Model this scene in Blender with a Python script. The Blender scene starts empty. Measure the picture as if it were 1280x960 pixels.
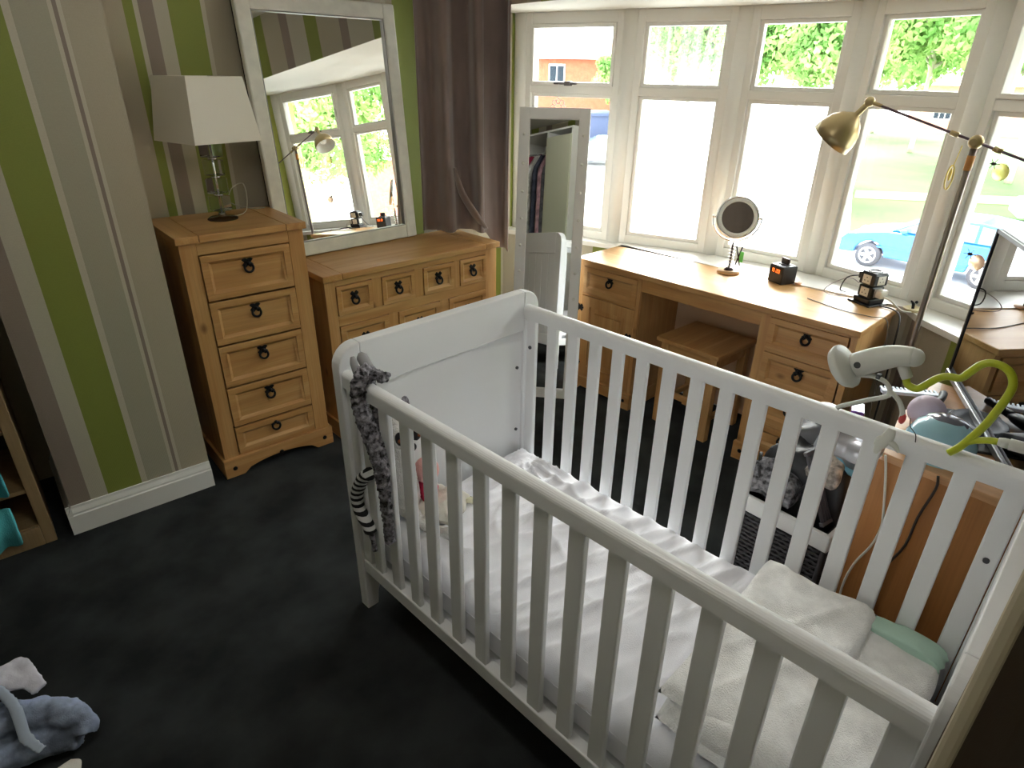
import bpy, bmesh, math, random
from mathutils import Vector, Matrix, noise
random.seed(7)
PI = math.pi
C = bpy.context.scene.collection
scene = bpy.context.scene

# ------------------------------------------------------------------ camera
cam_d = bpy.data.cameras.new('camera'); cam = bpy.data.objects.new('camera', cam_d); C.objects.link(cam)
F, YAW, PIT, ROLL = 787.64, .7093, .4593, .0165
fw = Vector((math.sin(YAW)*math.cos(PIT), math.cos(YAW)*math.cos(PIT), -math.sin(PIT)))
rt = Vector((math.cos(YAW), -math.sin(YAW), 0)); up = rt.cross(fw)
r2 = rt*math.cos(ROLL)+up*math.sin(ROLL); u2 = -rt*math.sin(ROLL)+up*math.cos(ROLL)
m = Matrix((r2, u2, -fw)).transposed().to_4x4(); m.translation = Vector((.1431, -2.6473, 1.7292))
cam.matrix_world = m
cam_d.sensor_fit = 'HORIZONTAL'; cam_d.sensor_width = 36; cam_d.lens = F*36/1280
cam_d.clip_start = .02; cam_d.clip_end = 600
scene.camera = cam

# ------------------------------------------------------------------ sky, exposure
w = bpy.data.worlds.new('sky'); scene.world = w; w.use_nodes = True
wn = w.node_tree; wn.nodes.clear()
wo = wn.nodes.new('ShaderNodeOutputWorld'); bg = wn.nodes.new('ShaderNodeBackground')
tc = wn.nodes.new('ShaderNodeTexCoord'); sx = wn.nodes.new('ShaderNodeSeparateXYZ'); cr = wn.nodes.new('ShaderNodeValToRGB')
wn.links.new(tc.outputs['Generated'], sx.inputs[0]); wn.links.new(sx.outputs['Z'], cr.inputs[0])
cr.color_ramp.elements[0].color = (.96, .98, 1, 1); cr.color_ramp.elements[1].color = (.88, .94, 1, 1)
wn.links.new(cr.outputs[0], bg.inputs[0]); bg.inputs[1].default_value = 5.2
wn.links.new(bg.outputs[0], wo.inputs[0])
scene.view_settings.view_transform = 'Standard'; scene.view_settings.look = 'None'
scene.view_settings.gamma = 1; scene.view_settings.use_curve_mapping = False
scene.view_settings.exposure = 1.2

# bright, thinly veiled sun high over the street side
sd_ = bpy.data.lights.new('veiled_sun', 'SUN'); sd_.energy = 9; sd_.angle = math.radians(32); sd_.color = (1, .97, .92)
so = bpy.data.objects.new('veiled_sun', sd_); so.rotation_euler = Vector((-.74, -.52, -.72)).to_track_quat('-Z', 'Y').to_euler(); so.location = (8, 4, 9); C.objects.link(so)
# fill light added to brighten the room, unseen below the ceiling
ld = bpy.data.lights.new('room_fill', 'POINT'); ld.energy = 5; ld.color = (1, .97, .93); ld.shadow_soft_size = .12
lo = bpy.data.objects.new('room_fill', ld); lo.location = (.6, -1.7, 2.2); C.objects.link(lo)

# ------------------------------------------------------------------ materials
def S(r, g, b):
    f = lambda c: (c/255/12.92 if c/255 <= .04045 else ((c/255+.055)/1.055)**2.4)
    return (f(r), f(g), f(b), 1)
def newmat(name):
    mt = bpy.data.materials.new(name); mt.use_nodes = True
    return mt, mt.node_tree, mt.node_tree.nodes['Principled BSDF']
def setin(b, k, v):
    if k in b.inputs: b.inputs[k].default_value = v
def plain(name, col, rough=.5, metal=0, bump=0, bscale=200, coat=0, emit=None, var=0, vscale=6, spec=None, trans=0, alpha=None):
    mt, t, b = newmat(name); n = t.nodes; l = t.links
    b.inputs['Base Color'].default_value = col; b.inputs['Roughness'].default_value = rough; b.inputs['Metallic'].default_value = metal
    if coat: setin(b, 'Coat Weight', coat); setin(b, 'Coat Roughness', .08)
    if spec is not None: setin(b, 'Specular IOR Level', spec)
    if trans: setin(b, 'Transmission Weight', trans)
    if emit: setin(b, 'Emission Color', emit[0]); setin(b, 'Emission Strength', emit[1])
    if alpha is not None: setin(b, 'Alpha', alpha)
    co = n.new('ShaderNodeTexCoord')
    if bump:
        nt = n.new('ShaderNodeTexNoise'); nt.inputs['Scale'].default_value = bscale; nt.inputs['Detail'].default_value = 4
        bp = n.new('ShaderNodeBump'); bp.inputs['Strength'].default_value = bump; bp.inputs['Distance'].default_value = .004
        l.new(co.outputs['Object'], nt.inputs[0]); l.new(nt.outputs[0], bp.inputs['Height']); l.new(bp.outputs[0], b.inputs['Normal'])
    if var:
        nt = n.new('ShaderNodeTexNoise'); nt.inputs['Scale'].default_value = vscale; nt.inputs['Detail'].default_value = 5
        mp = n.new('ShaderNodeMixRGB'); mp.blend_type = 'MIX'
        mp.inputs[1].default_value = tuple(min(1, c*(1-var)) for c in col[:3])+(1,)
        mp.inputs[2].default_value = tuple(min(1, c*(1+var)) for c in col[:3])+(1,)
        mr = n.new('ShaderNodeMapRange'); mr.inputs[1].default_value = .36; mr.inputs[2].default_value = .64
        l.new(co.outputs['Object'], nt.inputs[0]); l.new(nt.outputs[0], mr.inputs[0]); l.new(mr.outputs[0], mp.inputs[0]); l.new(mp.outputs[0], b.inputs['Base Color'])
    return mt
def woodmat(name, axis, c1, c2, c3, rough=.38):
    mt, t, b = newmat(name); n = t.nodes; l = t.links
    co = n.new('ShaderNodeTexCoord'); mp = n.new('ShaderNodeMapping')
    s = [14, 14, 14]; s[axis] = 1.1; mp.inputs['Scale'].default_value = s
    oi = n.new('ShaderNodeObjectInfo'); ad = n.new('ShaderNodeVectorMath'); ad.operation = 'ADD'
    mu = n.new('ShaderNodeVectorMath'); mu.operation = 'SCALE'; mu.inputs[3].default_value = 9.0
    cb = n.new('ShaderNodeCombineXYZ')
    for i in range(3): l.new(oi.outputs['Random'], cb.inputs[i])
    l.new(cb.outputs[0], mu.inputs[0]); l.new(co.outputs['Object'], ad.inputs[0]); l.new(mu.outputs[0], ad.inputs[1]); l.new(ad.outputs[0], mp.inputs[0])
    n1 = n.new('ShaderNodeTexNoise'); n1.inputs['Scale'].default_value = 1; n1.inputs['Detail'].default_value = 6; n1.inputs['Distortion'].default_value = 1.2
    l.new(mp.outputs[0], n1.inputs[0])
    r = n.new('ShaderNodeValToRGB'); r.color_ramp.elements[0].position = .3; r.color_ramp.elements[0].color = c1
    r.color_ramp.elements[1].position = .72; r.color_ramp.elements[1].color = c3
    e = r.color_ramp.elements.new(.5); e.color = c2
    l.new(n1.outputs[0], r.inputs[0])
    # fine lines
    mp2 = n.new('ShaderNodeMapping'); s2 = [170, 170, 170]; s2[axis] = 3; mp2.inputs['Scale'].default_value = s2
    l.new(ad.outputs[0], mp2.inputs[0]); n2 = n.new('ShaderNodeTexNoise'); n2.inputs['Scale'].default_value = 1; n2.inputs['Detail'].default_value = 2
    l.new(mp2.outputs[0], n2.inputs[0])
    mx = n.new('ShaderNodeMixRGB'); mx.blend_type = 'MULTIPLY'; mx.inputs[0].default_value = .28
    l.new(r.outputs[0], mx.inputs[1]); l.new(n2.outputs[0], mx.inputs[2])
    # knots
    v = n.new('ShaderNodeTexVoronoi'); v.inputs['Scale'].default_value = 1; mp3 = n.new('ShaderNodeMapping'); s3 = [5.5]*3; s3[axis] = 3.2; mp3.inputs['Scale'].default_value = s3
    l.new(ad.outputs[0], mp3.inputs[0]); l.new(mp3.outputs[0], v.inputs[0])
    kr = n.new('ShaderNodeValToRGB'); kr.color_ramp.elements[0].position = .03; kr.color_ramp.elements[0].color = (.32, .25, .2, 1)
    kr.color_ramp.elements[1].position = .1; kr.color_ramp.elements[1].color = (1, 1, 1, 1)
    l.new(v.outputs['Distance'], kr.inputs[0])
    m3 = n.new('ShaderNodeMixRGB'); m3.blend_type = 'MULTIPLY'; m3.inputs[0].default_value = .8
    l.new(mx.outputs[0], m3.inputs[1]); l.new(kr.outputs[0], m3.inputs[2]); l.new(m3.outputs[0], b.inputs['Base Color'])
    b.inputs['Roughness'].default_value = rough
    bp = n.new('ShaderNodeBump'); bp.inputs['Strength'].default_value = .12; bp.inputs['Distance'].default_value = .002
    l.new(n2.outputs[0], bp.inputs['Height']); l.new(bp.outputs[0], b.inputs['Normal'])
    return mt
PC = (S(196, 142, 84), S(208, 158, 98), S(221, 176, 118))
WX, WY, WZ = [woodmat('pine_'+'xyz'[i], i, *PC) for i in range(3)]
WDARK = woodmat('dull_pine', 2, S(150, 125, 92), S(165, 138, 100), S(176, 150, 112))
WPAN = woodmat('beech_panel', 2, S(190, 128, 72), S(200, 138, 80), S(208, 148, 90), .45)

def stripes(name, stops, end):
    """vertical wallpaper stripes along world x: stops = [(x0, colour, ribbed)], constant"""
    mt, t, b = newmat(name); n = t.nodes; l = t.links
    co = n.new('ShaderNodeTexCoord'); sp = n.new('ShaderNodeSeparateXYZ'); l.new(co.outputs['Object'], sp.inputs[0])
    mr = n.new('ShaderNodeMapRange'); mr.inputs[1].default_value = stops[0][0]; mr.inputs[2].default_value = end
    l.new(sp.outputs['X'], mr.inputs[0])
    r = n.new('ShaderNodeValToRGB'); r.color_ramp.interpolation = 'CONSTANT'
    L = end-stops[0][0]; els = r.color_ramp.elements
    els[0].position = 0; els[0].color = stops[0][1]
    els[1].position = (stops[1][0]-stops[0][0])/L; els[1].color = stops[1][1]
    for x, c in stops[2:]:
        e = els.new((x-stops[0][0])/L); e.color = c
    l.new(mr.outputs[0], r.inputs[0])
    nz = n.new('ShaderNodeTexNoise'); nz.inputs['Scale'].default_value = 260; l.new(co.outputs['Object'], nz.inputs[0])
    mx = n.new('ShaderNodeMixRGB'); mx.blend_type = 'MULTIPLY'; mx.inputs[0].default_value = .12
    l.new(r.outputs[0], mx.inputs[1]); l.new(nz.outputs[0], mx.inputs[2]); l.new(mx.outputs[0], b.inputs['Base Color'])
    wv = n.new('ShaderNodeTexWave'); wv.inputs['Scale'].default_value = 70; l.new(co.outputs['Object'], wv.inputs[0])
    bp = n.new('ShaderNodeBump'); bp.inputs['Strength'].default_value = .25; bp.inputs['Distance'].default_value = .001
    l.new(wv.outputs[0], bp.inputs['Height']); l.new(bp.outputs[0], b.inputs['Normal'])
    b.inputs['Roughness'].default_value = .62
    return mt
TAU, CRM, GRN, LGT, BEI, BE2 = S(146, 132, 120), S(194, 188, 168), S(138, 148, 66), S(203, 196, 176), S(174, 169, 147), S(182, 172, 149)

WHITE = plain('white_paint', S(235, 234, 228), .35)
COTW = plain('cot_white', S(238, 239, 240), .32, bump=.03, bscale=60)
UPVC = plain('white_upvc', S(240, 238, 232), .28)
CEIL = plain('ceiling_white', S(236, 232, 222), .8)
CARPET = plain('carpet', S(58, 61, 62), .98, bump=1, bscale=900, var=.34, vscale=4, spec=.1)  # patchy tone variation paints in daylight patches on the floor
BLACK = plain('black_iron', S(26, 26, 28), .45, metal=.6)
BLKP = plain('black_plastic', S(28, 28, 32), .35)
MIRROR = plain('mirror_glass', (.9, .91, .9, 1), .004, metal=1)
CHROME = plain('chrome', (.85, .86, .88, 1), .12, metal=1)
BRASS = plain('antique_brass', S(176, 158, 118), .36, metal=.75)
CLOTHW = plain('white_cotton', S(240, 240, 246), .85, bump=.25, bscale=400)
FLEECE = plain('white_fleece', S(246, 245, 243), .95, bump=.8, bscale=300, var=.05, vscale=30)
MINT = plain('mint_cloth', S(190, 222, 206), .9, bump=.3, bscale=300)
VELVET = plain('taupe_velvet', S(136, 118, 112), .8, bump=.15, bscale=300, var=.12, vscale=3)
setin(VELVET.node_tree.nodes['Principled BSDF'], 'Sheen Weight', .7)
LINING = plain('curtain_lining', S(196, 186, 162), .85)
SHADE = plain('lamp_shade_linen', S(226, 220, 206), .85, bump=.2, bscale=500)
def glassmat(name, tint=(1, 1, 1, 1), refl=.06, ripple=0):
    mt, t, b = newmat(name); n = t.nodes; l = t.links; n.remove(b)
    o = n['Material Output']; tr = n.new('ShaderNodeBsdfTransparent'); tr.inputs[0].default_value = tint
    gl = n.new('ShaderNodeBsdfGlossy'); gl.inputs['Roughness'].default_value = .02
    fr = n.new('ShaderNodeFresnel'); fr.inputs[0].default_value = 1.35; mx = n.new('ShaderNodeMixShader')
    l.new(fr.outputs[0], mx.inputs[0]); l.new(tr.outputs[0], mx.inputs[1]); l.new(gl.outputs[0], mx.inputs[2]); l.new(mx.outputs[0], o.inputs[0])
    if ripple:
        co = n.new('ShaderNodeTexCoord'); mp = n.new('ShaderNodeMapping'); mp.inputs['Scale'].default_value = (40, 40, 2)
        nz = n.new('ShaderNodeTexNoise'); nz.inputs['Scale'].default_value = 1; l.new(co.outputs['Object'], mp.inputs[0]); l.new(mp.outputs[0], nz.inputs[0])
        tl = n.new('ShaderNodeBsdfTranslucent'); tl.inputs[0].default_value = (.9, .97, .95, 1)
        m2 = n.new('ShaderNodeMixShader'); rr = n.new('ShaderNodeMapRange'); rr.inputs[1].default_value = .35; rr.inputs[2].default_value = .7; rr.inputs[3].default_value = .02; rr.inputs[4].default_value = ripple
        l.new(nz.outputs[0], rr.inputs[0]); l.new(rr.outputs[0], m2.inputs[0]); l.new(mx.outputs[0], m2.inputs[1]); l.new(tl.outputs[0], m2.inputs[2]); l.new(m2.outputs[0], o.inputs[0])
    return mt
GLASS = glassmat('window_glass', (.97, .99, .98, 1))
GLASSR = glassmat('streaked_window_glass', (.97, .99, .98, 1), ripple=.10)
CRYSTAL = glassmat('clear_acrylic', (.93, .95, .94, 1))
# ------------------------------------------------------------------ mesh helpers
class MB:
    def __init__(s): s.bm = bmesh.new(); s.slots = []; s.mi = 0
    def mat(s, i): s.mi = i; return s
    def _add(s, tmp, M=None, smooth=False):
        if M is not None: bmesh.ops.transform(tmp, matrix=M, verts=tmp.verts)
        for f in tmp.faces: f.material_index = s.mi; f.smooth = smooth
        me = bpy.data.meshes.new('tmp'); tmp.to_mesh(me); tmp.free(); s.bm.from_mesh(me); bpy.data.meshes.remove(me); return s
    def box(s, x0, x1, y0, y1, z0, z1, bev=0, M=None, seg=2):
        t = bmesh.new(); bmesh.ops.create_cube(t, size=1)
        bmesh.ops.transform(t, matrix=Matrix.Translation(((x0+x1)/2, (y0+y1)/2, (z0+z1)/2)) @ Matrix.Diagonal((abs(x1-x0), abs(y1-y0), abs(z1-z0), 1)), verts=t.verts)
        if bev: bmesh.ops.bevel(t, geom=t.edges[:], offset=bev, segments=seg, profile=.5, affect='EDGES')
        return s._add(t, M)
    def prism(s, pts, axis, a, b, bev=0, M=None, smooth=False):
        """pts 2D outline extruded along axis (0,1,2) from a to b; pts are the other two coordinates in xyz order"""
        t = bmesh.new()
        def mk(p, q):
            v = [p[0], p[1]]; v.insert(axis, q); return t.verts.new(v)
        lo_ = [mk(p, a) for p in pts]; hi = [mk(p, b) for p in pts]; n = len(pts)
        t.faces.new(lo_); t.faces.new(hi)
        for i in range(n): t.faces.new((lo_[i], lo_[(i+1) % n], hi[(i+1) % n], hi[i]))
        bmesh.ops.recalc_face_normals(t, faces=t.faces[:])
        if bev: bmesh.ops.bevel(t, geom=t.edges[:], offset=bev, segments=2, profile=.5, affect='EDGES')
        return s._add(t, M, smooth)
    def cyl(s, p, q, r, r2=None, n=16, cap=True):
        p, q = Vector(p), Vector(q); d = q-p
        t = bmesh.new(); bmesh.ops.create_cone(t, cap_ends=cap, segments=n, radius1=r, radius2=r if r2 is None else r2, depth=d.length)
        M = Matrix.Translation((p+q)/2) @ d.to_track_quat('Z', 'Y').to_matrix().to_4x4()
        for f in t.faces: f.smooth = len(f.verts) == 4
        bmesh.ops.transform(t, matrix=M, verts=t.verts)
        for f in t.faces: f.material_index = s.mi
        me = bpy.data.meshes.new('tmp'); t.to_mesh(me); t.free(); s.bm.from_mesh(me); bpy.data.meshes.remove(me); return s
    def tube(s, pts, r, n=8, closed=False, flat=1.0, smooth_path=True):
        pts = [Vector(p) for p in pts]
        rs = r if isinstance(r, (list, tuple)) else [r]*len(pts)
        if smooth_path and len(pts) > 2:
            out = []; ro = []
            N = len(pts)
            rng = N if closed else N-1
            for i in range(rng):
                p0 = pts[(i-1) % N] if (closed or i > 0) else pts[0]; p1 = pts[i]; p2 = pts[(i+1) % N]; p3 = pts[(i+2) % N] if (closed or i+2 < N) else pts[-1]
                for k in range(4):
                    tt = k/4
                    out.append(.5*((2*p1)+(-p0+p2)*tt+(2*p0-5*p1+4*p2-p3)*tt*tt+(-p0+3*p1-3*p2+p3)*tt**3)); ro.append(rs[i]*(1-tt)+rs[(i+1) % N]*tt)
            if not closed: out.append(pts[-1]); ro.append(rs[-1])
            pts, rs = out, ro
        t = bmesh.new(); rings = []; N = len(pts); up_ = None
        for i in range(N):
            a = pts[(i+1) % N] if (closed or i < N-1) else pts[i]; b_ = pts[i-1] if (closed or i > 0) else pts[i]
            d = (a-b_); d = d.normalized() if d.length > 1e-9 else Vector((0, 0, 1))
            if up_ is None:
                up_ = Vector((0, 0, 1)) if abs(d.z) < .9 else Vector((1, 0, 0))
            x = d.cross(up_); x.normalize(); y = x.cross(d); up_ = y
            rings.append([t.verts.new(pts[i]+x*rs[i]*math.cos(2*PI*k/n)+y*rs[i]*flat*math.sin(2*PI*k/n)) for k in range(n)])
        for i in range(N if closed else N-1):
            A, B = rings[i], rings[(i+1) % N]
            for k in range(n): t.faces.new((A[k], A[(k+1) % n], B[(k+1) % n], B[k]))
        if not closed: t.faces.new(rings[0]); t.faces.new(rings[-1])
        bmesh.ops.recalc_face_normals(t, faces=t.faces[:])
        return s._add(t, None, True)
    def lathe(s, prof, n=28, M=None, closed=False):
        t = bmesh.new(); rings = []
        for r, z in prof: rings.append([t.verts.new((r*math.cos(2*PI*k/n), r*math.sin(2*PI*k/n), z)) for k in range(n)] if r > 1e-6 else [t.verts.new((0, 0, z))])
        P = list(range(len(rings)-1))
        for i in P:
            A, B = rings[i], rings[i+1]
            for k in range(n):
                k2 = (k+1) % n
                if len(A) == 1 and len(B) == 1: continue
                if len(A) == 1: t.faces.new((A[0], B[k], B[k2]))
                elif len(B) == 1: t.faces.new((A[k], A[k2], B[0]))
                else: t.faces.new((A[k], A[k2], B[k2], B[k]))
        bmesh.ops.recalc_face_normals(t, faces=t.faces[:])
        return s._add(t, M, True)
    def ball(s, c, r, sc=(1, 1, 1), sub=3, M=None):
        t = bmesh.new(); bmesh.ops.create_icosphere(t, subdivisions=sub, radius=r)
        bmesh.ops.transform(t, matrix=Matrix.Translation(c) @ (M or Matrix()) @ Matrix.Diagonal((*sc, 1)), verts=t.verts)
        return s._add(t, None, True)
    def torus(s, c, R, r, M=None, n=24, k=8):
        pts = [(R*math.cos(2*PI*i/n), R*math.sin(2*PI*i/n), 0) for i in range(n)]
        MM = Matrix.Translation(c) @ (M or Matrix())
        return s.tube([MM @ Vector(p) for p in pts], r, k, closed=True, smooth_path=False)
    def grid(s, nx, ny, fn, thick=0):
        t = bmesh.new(); V = [[t.verts.new(fn(i/nx, j/ny)) for j in range(ny+1)] for i in range(nx+1)]
        for i in range(nx):
            for j in range(ny): t.faces.new((V[i][j], V[i+1][j], V[i+1][j+1], V[i][j+1]))
        if thick:
            bmesh.ops.recalc_face_normals(t, faces=t.faces[:]); bmesh.ops.solidify(t, geom=t.faces[:], thickness=thick)
        return s._add(t, None, True)
    def fill(s, pts, M=None):
        t = bmesh.new(); t.faces.new([t.verts.new(p) for p in pts]); return s._add(t, M)
def obj(name, mb, mats, parent=None, kind=None, loc=None, label=None):
    me = bpy.data.meshes.new(name); bmesh.ops.remove_doubles(mb.bm, verts=mb.bm.verts, dist=1e-6) if False else None
    mb.bm.to_mesh(me); mb.bm.free()
    for mt in (mats if isinstance(mats, (list, tuple)) else [mats]): me.materials.append(mt)
    o = bpy.data.objects.new(name, me); C.objects.link(o)
    if parent: o.parent = parent
    if kind: o['kind'] = kind
    if loc: o.location = loc
    if label: o['label'] = label
    return o
def tag(o, label, cat, group=None):
    o['label'] = label; o['category'] = cat
    if group: o['group'] = group
    return o
def thing(name, label, cat, loc=(0, 0, 0), rz=0, group=None):
    o = bpy.data.objects.new(name, None); C.objects.link(o); o.empty_display_size = .05
    o.location = loc; o.rotation_euler = (0, 0, rz); return tag(o, label, cat, group)
def struct(name, mb, mats, parent=None): return obj(name, mb, mats, parent, None if parent else 'structure')
def dup(src, parent, loc=None):
    c = src.copy(); C.objects.link(c); c.parent = parent
    if loc is not None: c.location = loc
    for ch in list(src.children): dup(ch, c)
    return c
def nz(x, y, z=0, s=1): return noise.noise(Vector((x*s, y*s, z*s)))

# ================================================================== STRUCTURE
struct('floor', MB().box(-1.7, 3.5, -3.0, .6, -.12, 0), CARPET)
struct('ceiling', MB().box(-1.8, 2.65, -3.1, .7, 2.45, 2.55), CEIL)
BRE = stripes('breast_wallpaper', [(0, BEI), (.125, TAU), (.203, CRM), (.263, GRN), (.391, LGT), (.413, BEI), (.513, LGT), (.527, TAU), (.538, LGT), (.551, BE2)], .8)
wb = struct('wall_chimney_breast', MB().box(.13, .667, .075, .62, 0, 2.45), BRE)
ALC = stripes('alcove_wallpaper', [(-1.8, BEI), (-1.5, GRN), (-1.35, CRM), (-1.2, TAU), (-1.1, BE2), (-.8, GRN), (-.67, CRM), (-.5, TAU), (-.42, BE2), (.1, BE2), (.76, BE2), (.842, GRN), (.87, LGT), (.886, TAU), (.952, CRM), (1.008, GRN), (1.133, LGT), (1.155, BE2), (1.40, GRN), (1.5, CRM), (1.7, TAU), (1.8, CRM), (2.03, BE2), (2.075, GRN), (2.205, LGT), (2.30, TAU), (2.40, BE2), (2.62, LGT), (2.74, GRN), (2.80, CRM), (2.87, GRN)], 3.0)
struct('wall_back', MB().box(-1.8, 3.0, .6, .7, 0, 2.45), ALC)
struct('wall_left', MB().box(-1.8, -1.7, -3.1, .7, 0, 2.45), plain('left_wall_paint', S(190, 184, 164), .7))
struct('wall_front', MB().box(-1.8, 3.0, -3.1, -3.0, 0, 2.45), ALC)
def stripes_y():
    return stripes('bay_wallpaper', [(-3.1, CRM), (-2.9, GRN), (-2.75, BE2), (-2.5, TAU), (-2.4, CRM), (-2.2, GRN), (-2.0, BE2), (-1.85, TAU), (-1.78, CRM), (-1.6, GRN), (-1.45, BE2), (-1.2, TAU), (-1.1, CRM), (-.9, GRN), (-.75, BE2), (-.5, TAU), (-.4, CRM), (-.15, GRN), (-.02, CRM), (.08, BE2), (.2, TAU), (.28, CRM), (.34, GRN), (.4, CRM)], .7)
STY = stripes_y()
for nd in STY.node_tree.nodes:
    if nd.type == 'SEPXYZ':
        lk = nd.outputs['X'].links[0]; to = lk.to_socket; STY.node_tree.links.remove(lk); STY.node_tree.links.new(nd.outputs['Y'], to)
    if nd.type == 'TEX_WAVE': nd.bands_direction = 'Y'
struct('wall_right', MB().box(2.55, 2.5595, -3.0, .6, 2.04, 2.45), STY)
MP = [(2.948, .57), (3.155, -.088), (3.378, -.636), (3.475, -1.196), (3.385, -1.747), (3.12, -2.42)]
def offs(pts, d):
    out = []
    for i, p in enumerate(pts):
        a = Vector(pts[max(i-1, 0)]); b_ = Vector(pts[min(i+1, len(pts)-1)]); t_ = (b_-a).normalized(); n_ = Vector((-t_.y, t_.x)); out.append((p[0]+n_.x*d, p[1]+n_.y*d))
    return out
OUTP = offs(MP, .05)
struct('wall_bay_side', MB().box(2.65, 3.3, -2.56, -2.46, -.1, 2.45), plain('lime_wallpaper', S(176, 184, 96), .65))
struct('wall_right_lower', MB().box(2.58, 2.68, -3.0, -2.52, 0, 2.04), STY)
struct('trim_1', MB().prism([(2.56, .6)]+[(OUTP[0][0], .6)]+OUTP+[(2.56, -2.44)], 2, 2.04, 2.45), CEIL)   # soffit of the bay
SIN = [(2.80, .60), (3.045, -.10), (3.075, -.225), (3.168, -1.745), (3.135, -1.86), (2.99, -2.10), (2.93, -2.42)]
WIN_IN = [(2.83, .60), (3.075, -.09), (3.105, -.22), (3.20, -1.75), (3.165, -1.875), (3.02, -2.12), (2.96, -2.42)]
SIN[3] = (3.262, -1.745); SIN[4] = (3.15, -1.84); WIN_IN[3] = (3.292, -1.75); WIN_IN[4] = (3.18, -1.855)
poly = WIN_IN+[(OUTP[-1][0], -2.42)]+OUTP[::-1]+[(OUTP[0][0], .6)]
struct('wall_bay', MB().prism(poly, 2, -.1, .775), STY)
poly = SIN+[(OUTP[-1][0], -2.42)]+OUTP[::-1]+[(OUTP[0][0], .6)]
struct('trim_2', MB().prism(poly, 2, .776, .803), UPVC)
# baseboards
def board(p, q, nrm, h=.125, d=.02):
    """moulded skirting from p to q, standing off along nrm"""
    p, q, nrm = Vector(p), Vector(q), Vector(nrm); t_ = (q-p).normalized(); L = (q-p).length
    M = Matrix(((t_.x, nrm.x, 0, p.x), (t_.y, nrm.y, 0, p.y), (0, 0, 1, 0), (0, 0, 0, 1)))
    return MB().prism([(0, 0), (d, 0), (d, h*.68), (d*.8, h*.72), (d*.8, h*.78), (d*.35, h*.92), (d*.3, h), (0, h)], 0, 0, L, M=M)
struct('baseboard_front_of_breast', board((.11, .075), (.667, .075), (0, -1)), WHITE)
struct('baseboard_side_of_breast', board((.13, .6), (.13, .056), (-1, 0)), WHITE)
struct('baseboard_back', board((.667, .6), (2.83, .6), (0, -1)), WHITE)
for i in range(len(WIN_IN)-1):
    a, b_ = Vector(WIN_IN[i]), Vector(WIN_IN[i+1]); t_ = (b_-a).normalized()
    if i == 0: struct('baseboard_bay', board(a, b_, (t_.y, -t_.x)), WHITE)
    else: struct('baseboard_bay', board(a, b_, (t_.y, -t_.x)), WHITE)

# windows of the bay
ZB0, ZB, ZT1, ZT0, ZTP, ZTOP = .803, .87, 1.606, 1.68, 1.961, 2.04
def window(i, p, q, sash):
    p, q = Vector(p), Vector(q); t_ = (q-p).normalized(); L = (q-p).length; n_ = Vector((t_.y, -t_.x))   # n_ points inside
    M = Matrix(((t_.x, n_.x, 0, p.x), (t_.y, n_.y, 0, p.y), (0, 0, 1, 0), (0, 0, 0, 1)))
    root = thing('window_%d' % i, '', '', (0, 0, 0)); del root['label']; del root['category']; root['kind'] = 'structure'
    root.matrix_world = M
    e = .032
    f = MB(); o_ = .045
    for (a, b_, c, d) in [(e-.03, e+o_, ZB0, ZTOP), (L-e-o_, L-e+.03, ZB0, ZTOP)]: f.box(a, b_, -.045, .03, c, d, .004)
    for (c, d) in [(ZB0, ZB-.018), (ZT1+.015, ZT0-.015), (ZTP+.018, ZTOP)]: f.box(e+o_-.002, L-e-o_+.002, -.045, .028, c, d, .004)
    struct('frame', f, UPVC, root)
    b2 = MB(); i0, i1 = e+o_, L-e-o_; w_ = .019
    for (z0, z1, s) in [(ZB-.018, ZT1+.015, 0), (ZT0-.015, ZTP+.018, sash)]:
        d1 = .04 if s else .012
        b2.box(i0, i0+w_, -.03, d1, z0, z1, .004); b2.box(i1-w_, i1, -.03, d1, z0, z1, .004)
        b2.box(i0, i1, -.03, d1-.001, z0, z0+w_, .004); b2.box(i0, i1, -.03, d1-.001, z1-w_, z1, .004)
    struct('glazing_bead', b2, UPVC, root)
    struct('pane', MB().box(i0+.01, i1-.01, -.014, -.006, ZB-.005, ZT1+.004), GLASS, root)
    struct('pane', MB().box(i0+.01, i1-.01, -.014, -.006, ZT0-.004, ZTP+.005), GLASSR if i == 2 else GLASS, root)
    if sash:
        h = MB().box(L/2-.1, L/2+.05, .04, .052, ZT0-.01, ZT0+.002, .003).box(L/2-.02, L/2+.02, .04, .075, ZT0-.016, ZT0+.008, .004)
        struct('stay_handle', h, plain('grey_metal', S(120, 115, 115), .4, .7), root)
    return root
struct('trim_8', MB().prism([(q[0], q[1]) for q in offs(MP, .06)]+[(q[0], q[1]) for q in offs(MP, .42)][::-1], 2, 2.05, 2.12), plain('clay_eaves', S(196, 140, 118), .8))
wins = [window(k+1, MP[k], MP[k+1], k in (0, 4)) for k in range(5)]
for k in range(6):
    p = MP[k]
    struct('trim_%d' % (k+3), MB().cyl((p[0], p[1], ZB0), (p[0], p[1], ZTOP), .05, n=20), UPVC)

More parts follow.
